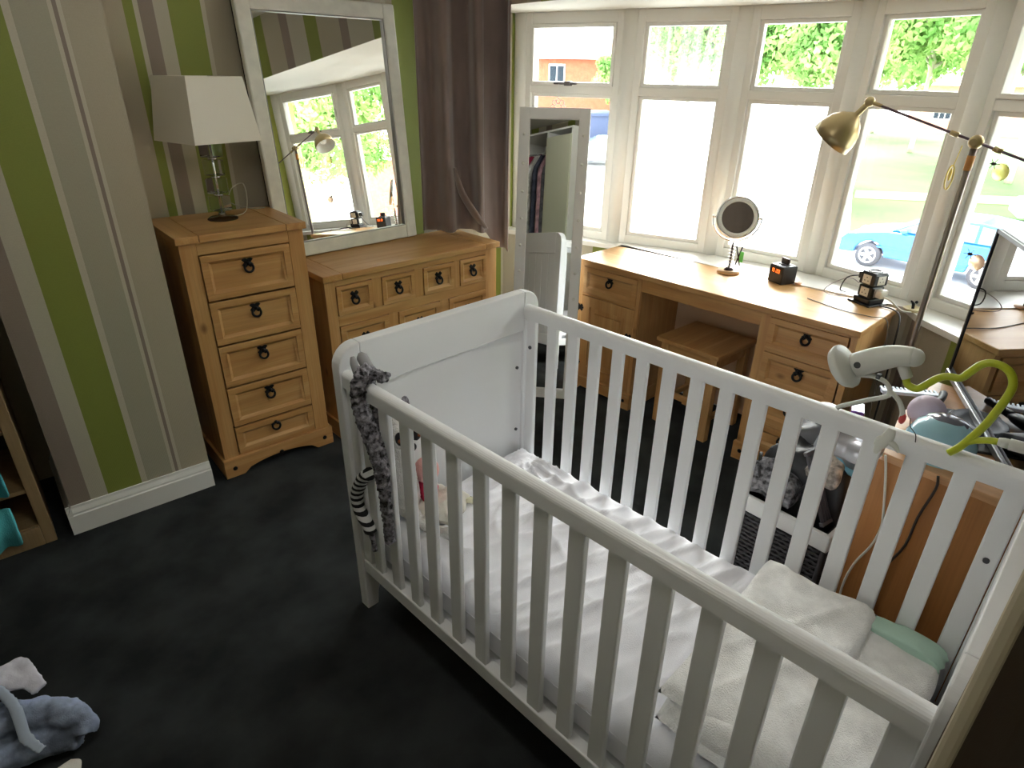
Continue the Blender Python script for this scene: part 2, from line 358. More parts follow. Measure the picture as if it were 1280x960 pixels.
# ================================================================== furniture helpers
def rotz(a): return Matrix.Rotation(a, 4, 'Z')
def handle_mb(x, y, z, s=1, face=0):
    """iron ring pull; face 0: front looks to -y"""
    mb = MB()
    for a in (PI/4, -PI/4): mb.box(-.022*s, .022*s, -.005, 0, -.0085*s, .0085*s, .003, M=Matrix.Translation((x, y, z+.013)) @ Matrix.Rotation(a, 4, 'Y'))
    mb.ball((x, y-.008, z+.010), .008*s, sub=2)
    mb.torus((x, y-.012, z-.009), .0160*s, .0046*s, Matrix.Rotation(PI/2-.25, 4, 'X'), n=18, k=6)
    return mb
def drawer(parent, x0, x1, z0, z1, y=0, handle=True, name='drawer', fr=.028, mats=None, hz=None):
    g = .0025; x0 += g; x1 -= g; z0 += g; z1 -= g
    mb = MB().box(x0+.004, x1-.004, y+.004, y+.016, z0+.004, z1-.004)
    mb.box(x0, x1, y-.006, y+.008, z0, z0+fr, .002).box(x0, x1, y-.006, y+.008, z1-fr, z1, .002)
    mb.box(x0, x0+fr, y-.0055, y+.008, z0+fr, z1-fr).box(x1-fr, x1, y-.0055, y+.008, z0+fr, z1-fr)
    # sloped inner moulding
    a, b_, c, d = x0+fr, x1-fr, z0+fr, z1-fr; k = .012
    for q in ([(a, c), (b_, c), (b_-k, c+k), (a+k, c+k)], [(a, d), (a+k, d-k), (b_-k, d-k), (b_, d)], [(a, c), (a+k, c+k), (a+k, d-k), (a, d)], [(b_, c), (b_, d), (b_-k, d-k), (b_-k, c+k)]):
        ys = [y-.006, y-.006, y+.0035, y+.0035] if q[1] == (b_, c) else ([y-.006, y+.0035, y+.0035, y-.006])
        mb.fill([(p[0], yy, p[1]) for p, yy in zip(q, ys)])
    d_ = obj(name, mb, mats or WX, parent)
    if handle: obj('handle', handle_mb((x0+x1)/2, y+.004, hz if hz else (z0+z1)/2+.008, 1.15), BLACK, d_)
    return d_
def carcass(parent, W, D, H, stiles, rails, ptop=.03, plinth=.095, over=.012):
    """stiles/rails = front frame rectangles (x0,x1,z0,z1)"""
    sp = MB().box(over, over+.02, .01, D-.005, 0, H-ptop); sp2 = MB().box(W-over-.02, W-over, .01, D-.005, 0, H-ptop)
    obj('side_panel', sp, WZ, parent); obj('side_panel', sp2, WZ, parent)
    obj('back_panel', MB().box(over+.02, W-over-.02, D-.015, D-.005, .03, H-ptop), WZ, parent)
    for (a, b_, c, d) in stiles: obj('stile', MB().box(a, b_, .0, .022, c, d, .0015), WZ, parent)
    for (a, b_, c, d) in rails: obj('rail', MB().box(a, b_, .0005, .021, c, d, .0015), WX, parent)
def top_boards(parent, W, D, H, t=.03, ov=.0, cle=.1):
    g = .0012
    obj('top_board', MB().box(cle+g, W-cle-g, -.018-ov, D, H-t, H, .003), WX, parent)
    obj('top_board', MB().box(0, cle-g, -.018-ov, D, H-t, H, .003), WY, parent)
    obj('top_board', MB().box(W-cle+g, W, -.018-ov, D, H-t, H, .003), WY, parent)
def plinth(parent, W, D, h=.095, studs=3, name='plinth'):
    pts = [(0, 0), (.085, 0)]+[(.085+(W-.17)*k/12, .012+.035*math.sin(PI*k/12)**.7) for k in range(1, 12)]+[(W-.085, 0), (W, 0), (W, h), (0, h)]
    pl = obj(name, MB().prism(pts, 1, -.016, .006, .002), WX, parent)
    obj('side_plinth', MB().box(0, .013, .006, D, 0, h, .002), WY, parent); obj('side_plinth', MB().box(W-.013, W, .006, D, 0, h, .002), WY, parent)
    for k in range(studs):
        x = .045+(W-.09)*k/(studs-1)
        obj('stud', MB().ball((x, -.017, .05 if k not in (0, studs-1) else .045), .011, (1, .45, 1), 2), BLACK, pl)

# ---- narrow five drawer chest
W1, D1, H1 = .537, .43, 1.13
ch = thing('chest_of_drawers', 'narrow tall pine chest of five drawers beside the striped chimney breast', 'chest of drawers', (.724, .079, 0))
zs = [(.849, 1.045), (.648, .845), (.446, .644), (.246, .442), (.103, .242)]
carcass(ch, W1, D1, H1, [(.012, .078, .09, 1.1), (.457, W1-.012, .09, 1.1)], [(.078, .457, 1.047, 1.1)]+[(.078, .457, .095, .1025)], over=.012)
for z0, z1 in zs: drawer(ch, .079, .456, z0, z1, 0, hz=(z0+z1)/2+.03)
top_boards(ch, W1, D1, H1, cle=.09); plinth(ch, W1, D1)

# ---- dresser
W2, D2, H2 = 1.092, .42, .87
dr = thing('dresser', 'wide low pine dresser with small square top drawers under the leaning mirror', 'chest of drawers', (1.3043, .075, 0), .0416)
st = [(.012, .066, .09, .84), (W2-.095, W2-.012, .09, .84)]
rl = [(.066, 1.0, .808, .842), (.066, 1.0, .607, .658), (.066, 1.0, .372, .40), (.066, 1.0, .095, .135)]
for a, b_ in ((.262, .316), (.515, .569), (.771, .812)): st.append((a, b_, .658, .808))
for a, b_ in ((.345, .402), (.671, .73)): st.append((a, b_, .40, .607)); st.append((a, b_, .135, .372))
carcass(dr, W2, D2, H2, st, rl)
for a, b_ in ((.066, .262), (.316, .515), (.569, .771), (.812, 1.0)): drawer(dr, a, b_, .658, .808, 0, fr=.02, hz=.733)
for a, b_ in ((.066, .345), (.402, .671), (.73, 1.0)):
    drawer(dr, a, b_, .40, .607, 0, hz=.51); drawer(dr, a, b_, .135, .372, 0, hz=.26)
top_boards(dr, W2, D2, H2, cle=.1); plinth(dr, W2, D2, studs=3)

# ---- desk (front faces the cot)
dk = thing('desk', 'pine pedestal desk under the bay window with drawers and a cupboard', 'desk', (2.70, -.222, 0), -PI/2+.0621)
WD, DD, HD = 1.53, .40, .803
for x0, x1 in ((0, .445), (1.10, 1.525)):
    for a, b_ in ((x0+.004, x0+.05), (x1-.03, x1-.004)): obj('stile', MB().box(a, b_, 0, .022, .09, .775, .0015), WZ, dk)
for a, b_ in ((.004, .022), (.425, .443), (1.104, 1.122), (1.503, 1.521)): obj('side_panel', MB().box(a, b_, .01, DD, 0, .775), WZ, dk)
obj('back_panel', MB().box(.02, 1.5, DD-.015, DD-.003, .03, .775), plain('pale_back_board', S(222, 186, 150), .6), dk)
for z0, z1 in ((.762, .776), (.597, .61), (.095, .104)): obj('rail', MB().box(.04, .43, 0.0005, .021, z0, z1), WX, dk)
for z0, z1 in ((.762, .776), (.597, .61), (.415, .428), (.235, .248), (.095, .104)): obj('rail', MB().box(1.14, 1.505, 0.0005, .021, z0, z1), WX, dk)
obj('apron', MB().box(.44, 1.105, .004, .024, .705, .775, .002), WX, dk)
drawer(dk, .05, .422, .61, .764, 0, hz=.705)
door = MB().box(.053, .419, .006, .02, .106, .594)
f_ = .06
door.box(.053, .053+f_, -.006, .01, .106, .594, .002).box(.419-f_, .419, -.006, .01, .106, .594, .002).box(.053+f_, .419-f_, -.0055, .01, .106, .106+f_, .001).box(.053+f_, .419-f_, -.0055, .01, .594-f_, .594, .001)
door.box(.053+f_+.03, .419-f_-.03, -.003, .01, .106+f_+.03, .594-f_-.03, .006)
dd = obj('door', door, WZ, dk); obj('handle', handle_mb(.395, -.004, .42, 1.1), BLACK, dd)
for z in (.52, .18):
    hb = MB()
    for a in (PI/4, -PI/4): hb.box(-.024, .024, -.004, 0, -.008, .008, .002, M=Matrix.Translation((.045, -.006, z)) @ Matrix.Rotation(a, 4, 'Y'))
    hb.box(.02, .07, -.009, -.005, z-.006, z+.006, .002)
    obj('hinge', hb, BLACK, dd)
for z0, z1 in ((.61, .764), (.428, .597), (.248, .415), (.104, .235)): drawer(dk, 1.146, 1.492, z0, z1, 0, hz=(z0+z1)/2+.02)
obj('top_board', MB().box(-.006, WD, -.016, DD+.02, .775, HD, .004), WX, dk, label=None)
for x0, x1 in ((-.004, .45), (1.095, 1.53)):
    pl = obj('plinth', MB().prism([(x0, 0), (x0+.06, 0), (x0+.09, .03), (x1-.09, .03), (x1-.06, 0), (x1, 0), (x1, .095), (x0, .095)], 1, -.016, .006, .002), WX, dk)
    [obj('side_plinth', MB().box(q, q+.011, .006, DD, 0, .09, .001), WX, dk) for q in (x0, x1-.011)]
    for x in (x0+.04, (x0+x1)/2, x1-.04): obj('stud', MB().ball((x, -.017, .052), .011, (1, .45, 1), 2), BLACK, pl)

# ---- stool
sl = thing('stool', 'square pine stool tucked into the desk kneehole', 'stool', (2.735, -.80, 0), -PI/2+.02)
obj('seat', MB().box(0, .37, -.01, .35, .478, .5, .004), WY, sl)
for x in (.02, .31):
    for y in (.012, .292): obj('leg', MB().box(x, x+.042, y, y+.042, 0, .478, .003), WZ, sl)
for q in ((.06, .312, .018, .034), (.06, .312, .31, .326), (.026, .042, .05, .295), (.33, .346, .05, .295)): obj('seat_apron', MB().box(*q, .415, .477), WX, sl)
for q in ((.06, .312, .022, .042), (.06, .312, .304, .324)): obj('stretcher', MB().box(*q, .17, .2, .002), WX, sl)
for q in ((.03, .05, .05, .295), (.322, .342, .05, .295)): obj('stretcher', MB().box(*q, .11, .14, .002), WY, sl)

# ================================================================== COT
KA = .0802
cot = thing('cot', 'white wooden slatted cot in the foreground', 'cot', (1.2, -1.8, 0), KA)
def post_pts(x0, x1, outer):
    # outline in x,z with rounded outer top corner; leg narrows below
    r = .07; pts = []
    xo, xi = (x0, x1) if outer < 0 else (x1, x0); s = 1 if outer < 0 else -1
    pts.append((xo+s*.006, 0)); pts.append((xo+s*.05, 0)); pts.append((xo+s*.056, .06)); pts.append((xi, .12)); pts.append((xi, 1.012))
    for k in range(0, 7):
        a = PI/2*k/6; pts.append((xo+s*(r-r*math.sin(a)), 1.012-r+r*math.cos(a)))
    return pts
for (ya, yb, sgn, nm) in ((.765, .808, 1, 'headboard'), (-.812, -.77, -1, 'footboard')):
    par = MB()
    ym = (ya+yb)/2
    par.box(-.223, .476, ya+.001, yb-.001, .86, 1.012, .003)
    par.box(-.223, .476, ym-.011, ym+.011, .2, .865)
    par.box(-.223, .476, ya+.004, yb-.004, .17, .25, .003)
    inner = ya if sgn > 0 else yb
    hb = obj(nm, par, COTW, cot)
    out = yb if sgn > 0 else ya
    for k in range(8):
        x = -.2195+k*.0868; obj('panel_board', MB().box(x+.0014, x+.0854, min(ym+sgn*.010, ym+sgn*.017), max(ym+sgn*.010, ym+sgn*.017), .252, .858, .002), COTW, hb)
    obj('post', MB().prism(post_pts(-.30, -.2245, -1), 1, ya, yb, .004), COTW, cot)
    obj('post', MB().prism(post_pts(.477, .552, 1), 1, ya, yb, .004), COTW, cot)
def railprof(x, z0, z1, w_=.04):
    h = z1-z0; r = .016; pts = [(x-w_/2, z0), (x+w_/2, z0)]
    for k in range(6): a = PI/2*k/5; pts.append((x+w_/2-r+r*math.cos(a), z1-r+r*math.sin(a)))
    for k in range(6): a = PI/2+PI/2*k/5; pts.append((x-w_/2+r+r*math.cos(a), z1-r+r*math.sin(a)))
    return pts
obj('top_rail', MB().prism(railprof(-.277, .888, .938, .036), 1, -.77, .765), COTW, cot)
obj('top_rail', MB().prism(railprof(.492, .928, .962, .040), 1, -.77, .765).box(.478, .506, -.77, .765, .91, .93), COTW, cot)
obj('bottom_rail', MB().box(-.29, -.252, -.77, .765, .175, .228, .004), COTW, cot)
obj('bottom_rail', MB().box(.472, .51, -.77, .765, .175, .228, .004), COTW, cot)
base = obj('mattress_base', MB().box(-.25, .47, -.765, .762, .2, .222), COTW, cot)
def slat_mb(x): return MB().box(x-.009, x+.009, -.0225, .0225, .226, .90, .004)
s0 = obj('slat', slat_mb(-.276), COTW, cot, loc=(0, .68, 0))
for y in (.745, .579, .479, .383, .281, .179, .077, -.025, -.127, -.23, -.334, -.438, -.541, -.645, -.749): dup(s0, cot, (0, y, 0))
s1 = obj('slat', MB().box(.483, .501, -.0225, .0225, .226, .915, .004), COTW, cot, loc=(0, .737, 0))
for y in (.635, .537, .44, .343, .247, .147, .049, -.048, -.148, -.247, -.343, -.446, -.545, -.647, -.745): dup(s1, cot, (0, y, 0))
obj('bolt', MB().cyl((.44, .766, .72), (.44, .760, .72), .006, n=10).cyl((.44, .766, .45), (.44, .760, .45), .006, n=10).cyl((.478, .737, .80), (.484, .737, .80), .007, n=10).cyl((.478, -.745, .72), (.484, -.745, .72), .007, n=10), plain('bolt_metal', S(90, 90, 95), .4, .8), cot)

mt_ = thing('cot_mattress', 'white cot mattress inside the cot under a creased white sheet', 'mattress', (1.2, -1.8, 0), KA)
obj('mattress_core', MB().box(-.235, .455, -.745, .742, .224, .35, .03), plain('mattress_ticking', S(225, 225, 232), .9), mt_)
def sheet(u, v):
    x = -.246+u*.712; y = -.752+v*1.502
    ex = min((x+.246), (.466-x))/.035; ey = min((y+.752), (.75-y))/.035
    e = min(1, ex, ey); e = max(0, e); drop = .06*(1-math.sqrt(max(0, 1-(1-e)**2)))
    wv = 0
    dx, dy = x-.40, y-.68     # creases fan out of the far corner
    an = math.atan2(dy, dx); rr = math.hypot(dx, dy)
    wv += .022*max(0, 1-rr/1.0)*min(1, rr/.12)*(1-abs(math.sin(an*9+2.2*nz(x, y, 0, 3))))**2
    a = x*.35+y; wv += .016*max(0, 1-abs(nz(a*5.0, x*1.3, 3)*2.6))**2.5*.6+.012*(1-min(1, abs(nz(a*11, x*2.2, 9)*3)))**1.5
    wv += .004*nz(x, y, 2, 14)
    return (x, y, .368-drop+wv*e)
obj('fitted_sheet', MB().grid(90, 190, sheet).box(-.246, -.238, -.745, .742, .245, .315).box(.459, .466, -.745, .742, .245, .315), CLOTHW, mt_)

def puff(nx, ny, x0, x1, y0, y1, z0, h, seed, wr=.01, p=6, rot=0, shear=0, fs=9):
    """folded cloth: closed pillow-like form"""
    cx, cy = (x0+x1)/2, (y0+y1)/2
    def top(u, v):
        a, b_ = 2*u-1, 2*v-1; q = max(0, 1-max(abs(a), abs(b_))**p)**.5
        jx = .02*nz(u*3, v*3, seed); jy = .02*nz(u*3+9, v*3, seed)
        x = x0+u*(x1-x0)+jx-cx; y = y0+v*(y1-y0)+jy-cy; x += shear*y
        X = cx+x*math.cos(rot)-y*math.sin(rot); Y = cy+x*math.sin(rot)+y*math.cos(rot)
        ridge = (1-min(1, abs(nz(X*fs*.5+Y*fs, Y*fs*.4, seed)*2.6)))**2
        return (X, Y, z0+h*.5+h*.5*q+wr*q*(ridge+nz(X, Y, seed, 12)))
    def bot(u, v):
        x, y, z = top(u, v); a, b_ = 2*u-1, 2*v-1; q = max(0, 1-max(abs(a), abs(b_))**p)**.5
        return (x, y, z0+h*.5-h*.5*q)
    return MB().grid(nx, ny, top).grid(nx, ny, bot)
bl = thing('folded_blanket', 'fluffy white folded blanket lying on the near end of the cot mattress', 'blanket', (1.2, -1.8, 0), KA)
obj('lower_fold', puff(50, 40, -.20, .445, -.745, -.33, .372, .055, 3, .012, 8, rot=-.02), FLEECE, bl)
obj('upper_fold', puff(44, 34, -.16, .452, -.595, -.295, .415, .055, 5, .012, 8, rot=.03), FLEECE, bl)
obj('rolled_end', MB().tube([(-.10, -.62, .42), (-.14, -.5, .425), (-.15, -.42, .42), (-.12, -.34, .41)], [.035, .04, .036, .02], 14), FLEECE, bl)
tag(obj('mint_cloth', puff(24, 24, .405, .47, -.755, -.54, .378, .065, 8, .006, 4, rot=0), MINT), 'mint green muslin cloth bunched in the cot corner behind the white blanket', 'cloth').location = (1.2, -1.8, 0)
bpy.data.objects['mint_cloth'].rotation_euler = (0, 0, KA)

# lemur toy
toy = thing('plush_lemur', 'grey and white plush lemur clinging to the cot rail beside the headboard', 'soft toy', (1.2, -1.8, 0), KA)
FUR = plain('speckled_grey_fur', S(120, 118, 124), .95, bump=1, bscale=160, var=.95, vscale=70)
WFUR = plain('white_fur', S(230, 228, 224), .95, bump=.8, bscale=200)
def remesh(o, vox, disp=0, size=.02):
    r = o.modifiers.new('r', 'REMESH'); r.mode = 'VOXEL'; r.voxel_size = vox; r.use_smooth_shade = True
    if disp:
        tx = bpy.data.textures.new('fur', 'CLOUDS'); tx.noise_scale = size
        d = o.modifiers.new('d', 'DISPLACE'); d.texture = tx; d.strength = disp; d.mid_level = .4
bod = MB().tube([(-.20, .70, .80), (-.17, .70, .70), (-.16, .70, .58), (-.155, .69, .47), (-.15, .68, .40)], [.03, .045, .05, .052, .03], 14)
bod.ball((-.155, .69, .74), .062, (1, 1, .95))
bod.ball((-.163, .655, .705), .03, (1, 1.3, .9))
arm = MB(); bod.tube([(-.17, .70, .62), (-.22, .68, .76)], [.02, .02], 10); arm.tube([(-.21, .685, .74), (-.24, .66, .80), (-.27, .655, .93), (-.29, .64, .985), (-.312, .64, .95), (-.312, .65, .88), (-.310, .60, .79), (-.308, .575, .72), (-.308, .565, .62), (-.308, .56, .52), (-.308, .56, .44)], [.014, .017, .016, .017, .018, .02, .024, .022, .016, .013, .014], 10)
arm.tube([(-.20, .72, .74), (-.22, .72, .80), (-.245, .70, .92), (-.262, .66, .958), (-.25, .60, .962)], [.02, .016, .016, .017, .014], 10)
bod.tube([(-.16, .66, .42), (-.15, .60, .395), (-.13, .53, .393), (-.12, .48, .41)], [.028, .02, .018, .022], 10)
bod.tube([(-.16, .71, .42), (-.10, .68, .395), (-.04, .64, .393), (0, .62, .41)], [.028, .02, .018, .022], 10)
body = obj('body', bod, WFUR, toy); remesh(body, .006, .008, .012)
armo = obj('arm', arm, FUR, toy); remesh(armo, .005, .02, .010)
fc = MB().ball((-.175, .655, .725), .05, (.95, .9, .95)); obj('face', fc, WFUR, toy)
ey = MB().ball((-.205, .620, .735), .019, (.7, 1, 1.2), 2).ball((-.150, .613, .735), .019, (.9, .8, 1.2), 2).ball((-.178, .604, .703), .017, (1.1, 1, .8), 2)
obj('eye_patch', ey, plain('black_fur', S(25, 24, 28), .7), toy)
obj('eye', MB().ball((-.214, .607, .737), .007, sub=2).ball((-.148, .600, .737), .007, sub=2), plain('amber_eye', S(140, 80, 50), .2), toy)
er = MB().ball((-.20, .69, .80), .03, (.5, .4, 1), 2).ball((-.13, .69, .80), .03, (.5, .4, 1), 2); obj('ear', er, FUR, toy)
hands = MB().tube([(-.305, .655, .975), (-.303, .67, 1.0), (-.30, .68, 1.015)], [.012, .012, .006], 8).tube([(-.262, .66, .968), (-.25, .71, .985), (-.24, .735, .985)], [.018, .018, .008], 8); obj('hand', hands, plain('pale_grey_felt', S(150, 150, 152), .9), toy)
tail = MB(); tp = [(-.30, .652, .64), (-.30, .69, .605), (-.30, .716, .569), (-.30, .735, .535), (-.30, .744, .501), (-.30, .741, .475), (-.30, .731, .453), (-.30, .714, .438), (-.30, .694, .426), (-.30, .68, .40)]
tl = obj('tail', tail.tube(tp, .021, 12), None, toy)
mt2, t2, b2_ = newmat('striped_fur'); co = t2.nodes.new('ShaderNodeTexCoord'); wv = t2.nodes.new('ShaderNodeTexWave'); wv.inputs['Scale'].default_value = 13; wv.bands_direction = 'Z'
rp = t2.nodes.new('ShaderNodeValToRGB'); rp.color_ramp.interpolation = 'CONSTANT'; rp.color_ramp.elements[0].color = S(30, 30, 32); rp.color_ramp.elements[1].position = .48; rp.color_ramp.elements[1].color = S(222, 222, 222)
t2.links.new(co.outputs['Object'], wv.inputs[0]); t2.links.new(wv.outputs[0], rp.inputs[0]); t2.links.new(rp.outputs[0], b2_.inputs['Base Color']); b2_.inputs['Roughness'].default_value = .95
tl.data.materials.clear(); tl.data.materials.append(mt2)
obj('tail_tip', MB().tube([(-.30, .68, .40), (-.30, .672, .37), (-.30, .666, .335)], [.012, .008, .01], 8), FUR, toy)
dol = thing('rag_comforter', 'small pink and red comforter toy with a white cloth body on the cot sheet', 'soft toy', (1.2, -1.8, 0), KA)
obj('cloth_body', puff(20, 20, -.13, .03, .55, .70, .378, .06, 12, .02, 3, rot=.4), plain('cream_muslin', S(226, 222, 210), .9, bump=.3, bscale=300), dol)
obj('head', MB().ball((-.08, .665, .545), .042, (1, 1, 1.1)), plain('pale_pink_plush', S(226, 170, 165), .9, bump=.5, bscale=200), dol)
obj('collar', MB().tube([(-.082, .665, .52), (-.082, .66, .475), (-.08, .655, .435)], [.024, .036, .026], 12), plain('crimson_plush', S(196, 30, 72), .85), dol)
obj('knot', MB().tube([(-.02, .60, .40), (.02, .585, .41), (.045, .575, .405)], [.012, .008, .014], 8), plain('cream_knot', S(224, 220, 190), .9), dol)

# ================================================================== mirrors
def plane_M(o, xdir, ydir):
    x = Vector(xdir).normalized(); y = Vector(ydir); y = (y-x*y.dot(x)).normalized(); z = x.cross(y)
    M = Matrix((x, y, z)).transposed().to_4x4(); M.translation = Vector(o); return M
# wall mirror standing on the dresser, leaning back; local x right, y up, z towards the room
bm_ = thing('leaning_wall_mirror', 'large white framed mirror standing on the dresser against the striped wall', 'mirror')
bm_.matrix_world = plane_M((1.262, .455, .872), (.83, .066, 0), (-.02, .097, 1.13))
Wm, Hm = .83, 1.16
def frame_mb(W_, H_, b, t, bev=.006):
    return MB().box(0, b, 0, H_, 0, t, bev).box(W_-b, W_, 0, H_, 0, t, bev).box(b-.003, W_-b+.003, H_-b, H_, 0.0005, t-.0005, bev).box(b-.003, W_-b+.003, 0, b, .0005, t-.0005, bev)
obj('frame', frame_mb(Wm, Hm, .07, .035, .008), plain('distressed_white', S(226, 224, 214), .5, bump=.1, bscale=30, var=.05, vscale=20), bm_)
obj('inner_lip', MB().box(.066, .074, .07, Hm-.07, .012, .03).box(Wm-.074, Wm-.066, .07, Hm-.07, .012, .03).box(.07, Wm-.07, .066, .074, .012, .03).box(.07, Wm-.07, Hm-.074, Hm-.066, .012, .03), plain('silver_lip', S(150, 150, 145), .4, .4), bm_)
obj('mirror_glass', MB().box(.065, Wm-.065, .065, Hm-.065, .010, .016), MIRROR, bm_)
obj('backing_board', MB().box(.004, Wm-.004, .004, Hm-.004, -.012, -.0005), plain('dark_backing', S(40, 38, 36), .8), bm_)
# tall dressing mirror in the corner
lm = thing('dressing_mirror', 'tall narrow white mirror with small bulbs standing in the window corner', 'mirror')
ux = Vector((math.cos(math.radians(-47.6)), math.sin(math.radians(-47.6)), 0))
lm.matrix_world = plane_M((2.330, -.088, .0), ux, (.152, .152, 1.574))
LW, LH = .369, 1.582
obj('frame', frame_mb(LW, LH, .058, .03, .004), plain('white_gloss', S(236, 234, 230), .3), lm)
obj('mirror_glass', MB().box(.055, LW-.055, .055, LH-.055, .012, .018), MIRROR, lm)
obj('backing_board', MB().box(.004, LW-.004, .004, LH-.004, -.01, -.0005), WHITE, lm)
bulb = obj('bulb', MB().ball((0, 0, .0), .008, (1, 1, .8), 2), plain('frosted_bulb', S(238, 236, 228), .25), lm, loc=(.03, 1.45, .034))
k = 0
for x in (.03, LW-.03):
    for j in range(10):
        if (x == .03 and j == 0): continue
        dup(bulb, lm, (x, 1.45-j*.142, .034))
# magnifying mirror
mm = thing('magnifying_mirror', 'round white vanity mirror with coiled stem and wooden disc on the desk', 'mirror', (3.105, -.925, .803))
obj('base', MB().lathe([(0, 0), (.055, 0), (.058, .006), (.055, .016), (0, .016)], 28), woodmat('birch', 0, S(226, 178, 130), S(232, 188, 140), S(238, 198, 150)), mm)
sp = [(.016*math.cos(t*.5), .016*math.sin(t*.5), .03+t*.0013) for t in range(0, 80)]
obj('spring', MB().tube(sp, .0025, 6, smooth_path=False), CHROME, mm)
obj('stem', MB().cyl((0, 0, .014), (0, 0, .16), .005, n=10).cyl((0, 0, .016), (0, 0, .03), .026, .012).cyl((.02, -.02, .04), (.03, -.04, .14), .0035, n=8).cyl((.03, -.04, .04), (.015, -.015, .14), .0035, n=8), plain('dark_metal', S(70, 60, 62), .4, .7), mm)
obj('price_tag', MB().box(.025, .028, -.055, -.03, .06, .115, .001), plain('green_tag', S(120, 235, 120), .5), mm)
dirn = Vector((-.80, -.60, .25)).normalized()
MMx = Matrix.Translation((0, 0, .285)) @ dirn.to_track_quat('Z', 'Y').to_matrix().to_4x4()
tilt = MMx
ring = MB().lathe([(.098, -.012), (.105, -.006), (.105, .008), (.098, .014), (.094, .010), (.094, -.010), (.098, -.012)], 48, M=tilt)
obj('rim', ring, CHROME, mm)
obj('light_ring', MB().lathe([(.095, .008), (.094, .012), (.078, .012), (.076, .008)], 48, M=tilt), plain('frosted_ring', S(235, 240, 238), .4), mm)
obj('mirror_glass', MB().cyl(tilt @ Vector((0, 0, .002)), tilt @ Vector((0, 0, .0095)), .0785, n=48), MIRROR, mm)
obj('housing', MB().lathe([(0, -.016), (.08, -.014), (.096, -.006), (.096, .006), (0, .006)], 40, M=tilt), UPVC, mm)
side = Vector((dirn.y, -dirn.x, 0)).normalized()
yo = []
for k in range(13):
    a = PI*k/12; yo.append(Vector((0, 0, .285))+side*(-.118*math.cos(a))+Vector((0, 0, -1))*.118*math.sin(a))
obj('yoke', MB().tube(yo, .0045, 8).cyl(yo[0]-side*.004, yo[0]+side*.02, .006, n=10).cyl(yo[-1]-side*.02, yo[-1]+side*.004, .006, n=10), CHROME, mm)

# clock radio
ck = thing('clock_radio', 'small black cube clock radio with phone dock on the desk', 'clock', (3.17, -1.185, .803), -PI/2-.35)
obj('body', MB().box(-.048, .048, -.045, .045, 0, .088, .006), BLKP, ck)
obj('display', MB().box(-.040, .040, -.0475, -.045, .05, .08, .001), plain('display_glass', S(24, 18, 22), .15), ck)
dg = MB()
def seg7(x, z, s, on_):
    S7 = {'a': (0, 1, 1, 1), 'b': (1, .5, 1, 1), 'c': (1, 0, 1, .5), 'd': (0, 0, 1, 0), 'e': (0, 0, 0, .5), 'f': (0, .5, 0, 1), 'g': (0, .5, 1, .5)}
    for c in on_:
        x0, z0, x1, z1 = S7[c]; t = .0009
        dg.box(x+min(x0, x1)*s*.55-t, x+max(x0, x1)*s*.55+t, -.0486, -.0476, z+min(z0, z1)*s-t, z+max(z0, z1)*s+t)
for x, on_ in ((-.03, 'bc'), (-.018, 'abcdef'), (.004, 'abged'), (.018, 'abcdef')): seg7(x, .056, .016, on_)
obj('digits', dg, plain('amber_digit', S(250, 120, 40), .5, emit=(S(250, 110, 40), 1.2)), ck)
obj('top_panel', MB().box(-.044, .044, -.041, .041, .087, .090, .001), plain('grey_top', S(120, 122, 128), .25), ck)
obj('phone_dock', MB().box(-.024, .024, -.002, .012, .089, .122, .003).box(-.03, .03, -.014, .022, .089, .094, .002), BLKP, ck)
tag(obj('pebble', MB().ball((0, 0, .009), .02, (1.2, .8, .45), 3), plain('peach_plastic', S(235, 190, 160), .4), loc=(3.195, -1.262, .803)), 'small peach oval lid beside the clock radio', 'lid')

# socket tower
tw = thing('socket_tower', 'black tower extension socket with white outlets near the desk end', 'extension socket', (3.19, -1.60, .803), -.35)
obj('base', MB().prism([(-.06, -.06), (.06, -.06), (.06, .06), (-.06, .06)], 2, 0, .008, .002).prism([(-.045, -.045), (.045, -.045), (.045, .045), (-.045, .045)], 2, .008, .03, .004), BLKP, tw)
obj('column', MB().box(-.037, .037, -.037, .037, .03, .085, .006).box(-.041, .041, -.041, .041, .088, .142, .006).box(-.036, .036, -.036, .036, .14, .147, .003), BLKP, tw)
OW = plain('outlet_white', S(226, 222, 212), .35)
for lev in (.057, .115):
    for a in range(4):
        M = Matrix.Rotation(a*PI/2, 4, 'Z'); d_ = .0375 if lev < .1 else .0415
        mb = MB().box(-.022, .022, -d_-.002, -d_, lev-.02, lev+.02, .001, M=M)
        ou = obj('outlet', mb, OW, tw)
        hl = MB()
        for (x, z) in ((0, .009), (-.009, -.006), (.009, -.006)): hl.box(x-.0025, x+.0025, -d_-.0025, -d_-.0015, lev+z-.002, lev+z+.002, M=M)
        obj('slot', hl, BLKP, ou)
obj('top_ring', MB().torus((0, 0, .148), .026, .004, n=24), plain('grey_ring', S(190, 190, 195), .3), tw)
pg = thing('white_plug', 'white mains plug in the lower outlet of the socket tower', 'plug', (3.19, -1.60, .803), -.35)
obj('plug_body', MB().box(-.022, .022, -.075, -.043, .040, .078, .006), OW, pg)
obj('cable', MB().tube([(0, -.072, .05), (.0, -.11, .045), (.03, -.15, .01), (.07, -.17, .004)], .004, 8), OW, pg)
pg2 = thing('black_plug', 'black plug in the upper outlet facing the window left side', 'plug', (3.19, -1.60, .803), -.35)
obj('plug_body', MB().box(-.016, .016, .043, .072, .10, .13, .005), BLKP, pg2)
obj('cable', MB().tube([(-.02, .06, .115), (-.06, .09, .10), (-.04, .13, .03), (.02, .15, .004)], .003, 8), BLKP, pg2)
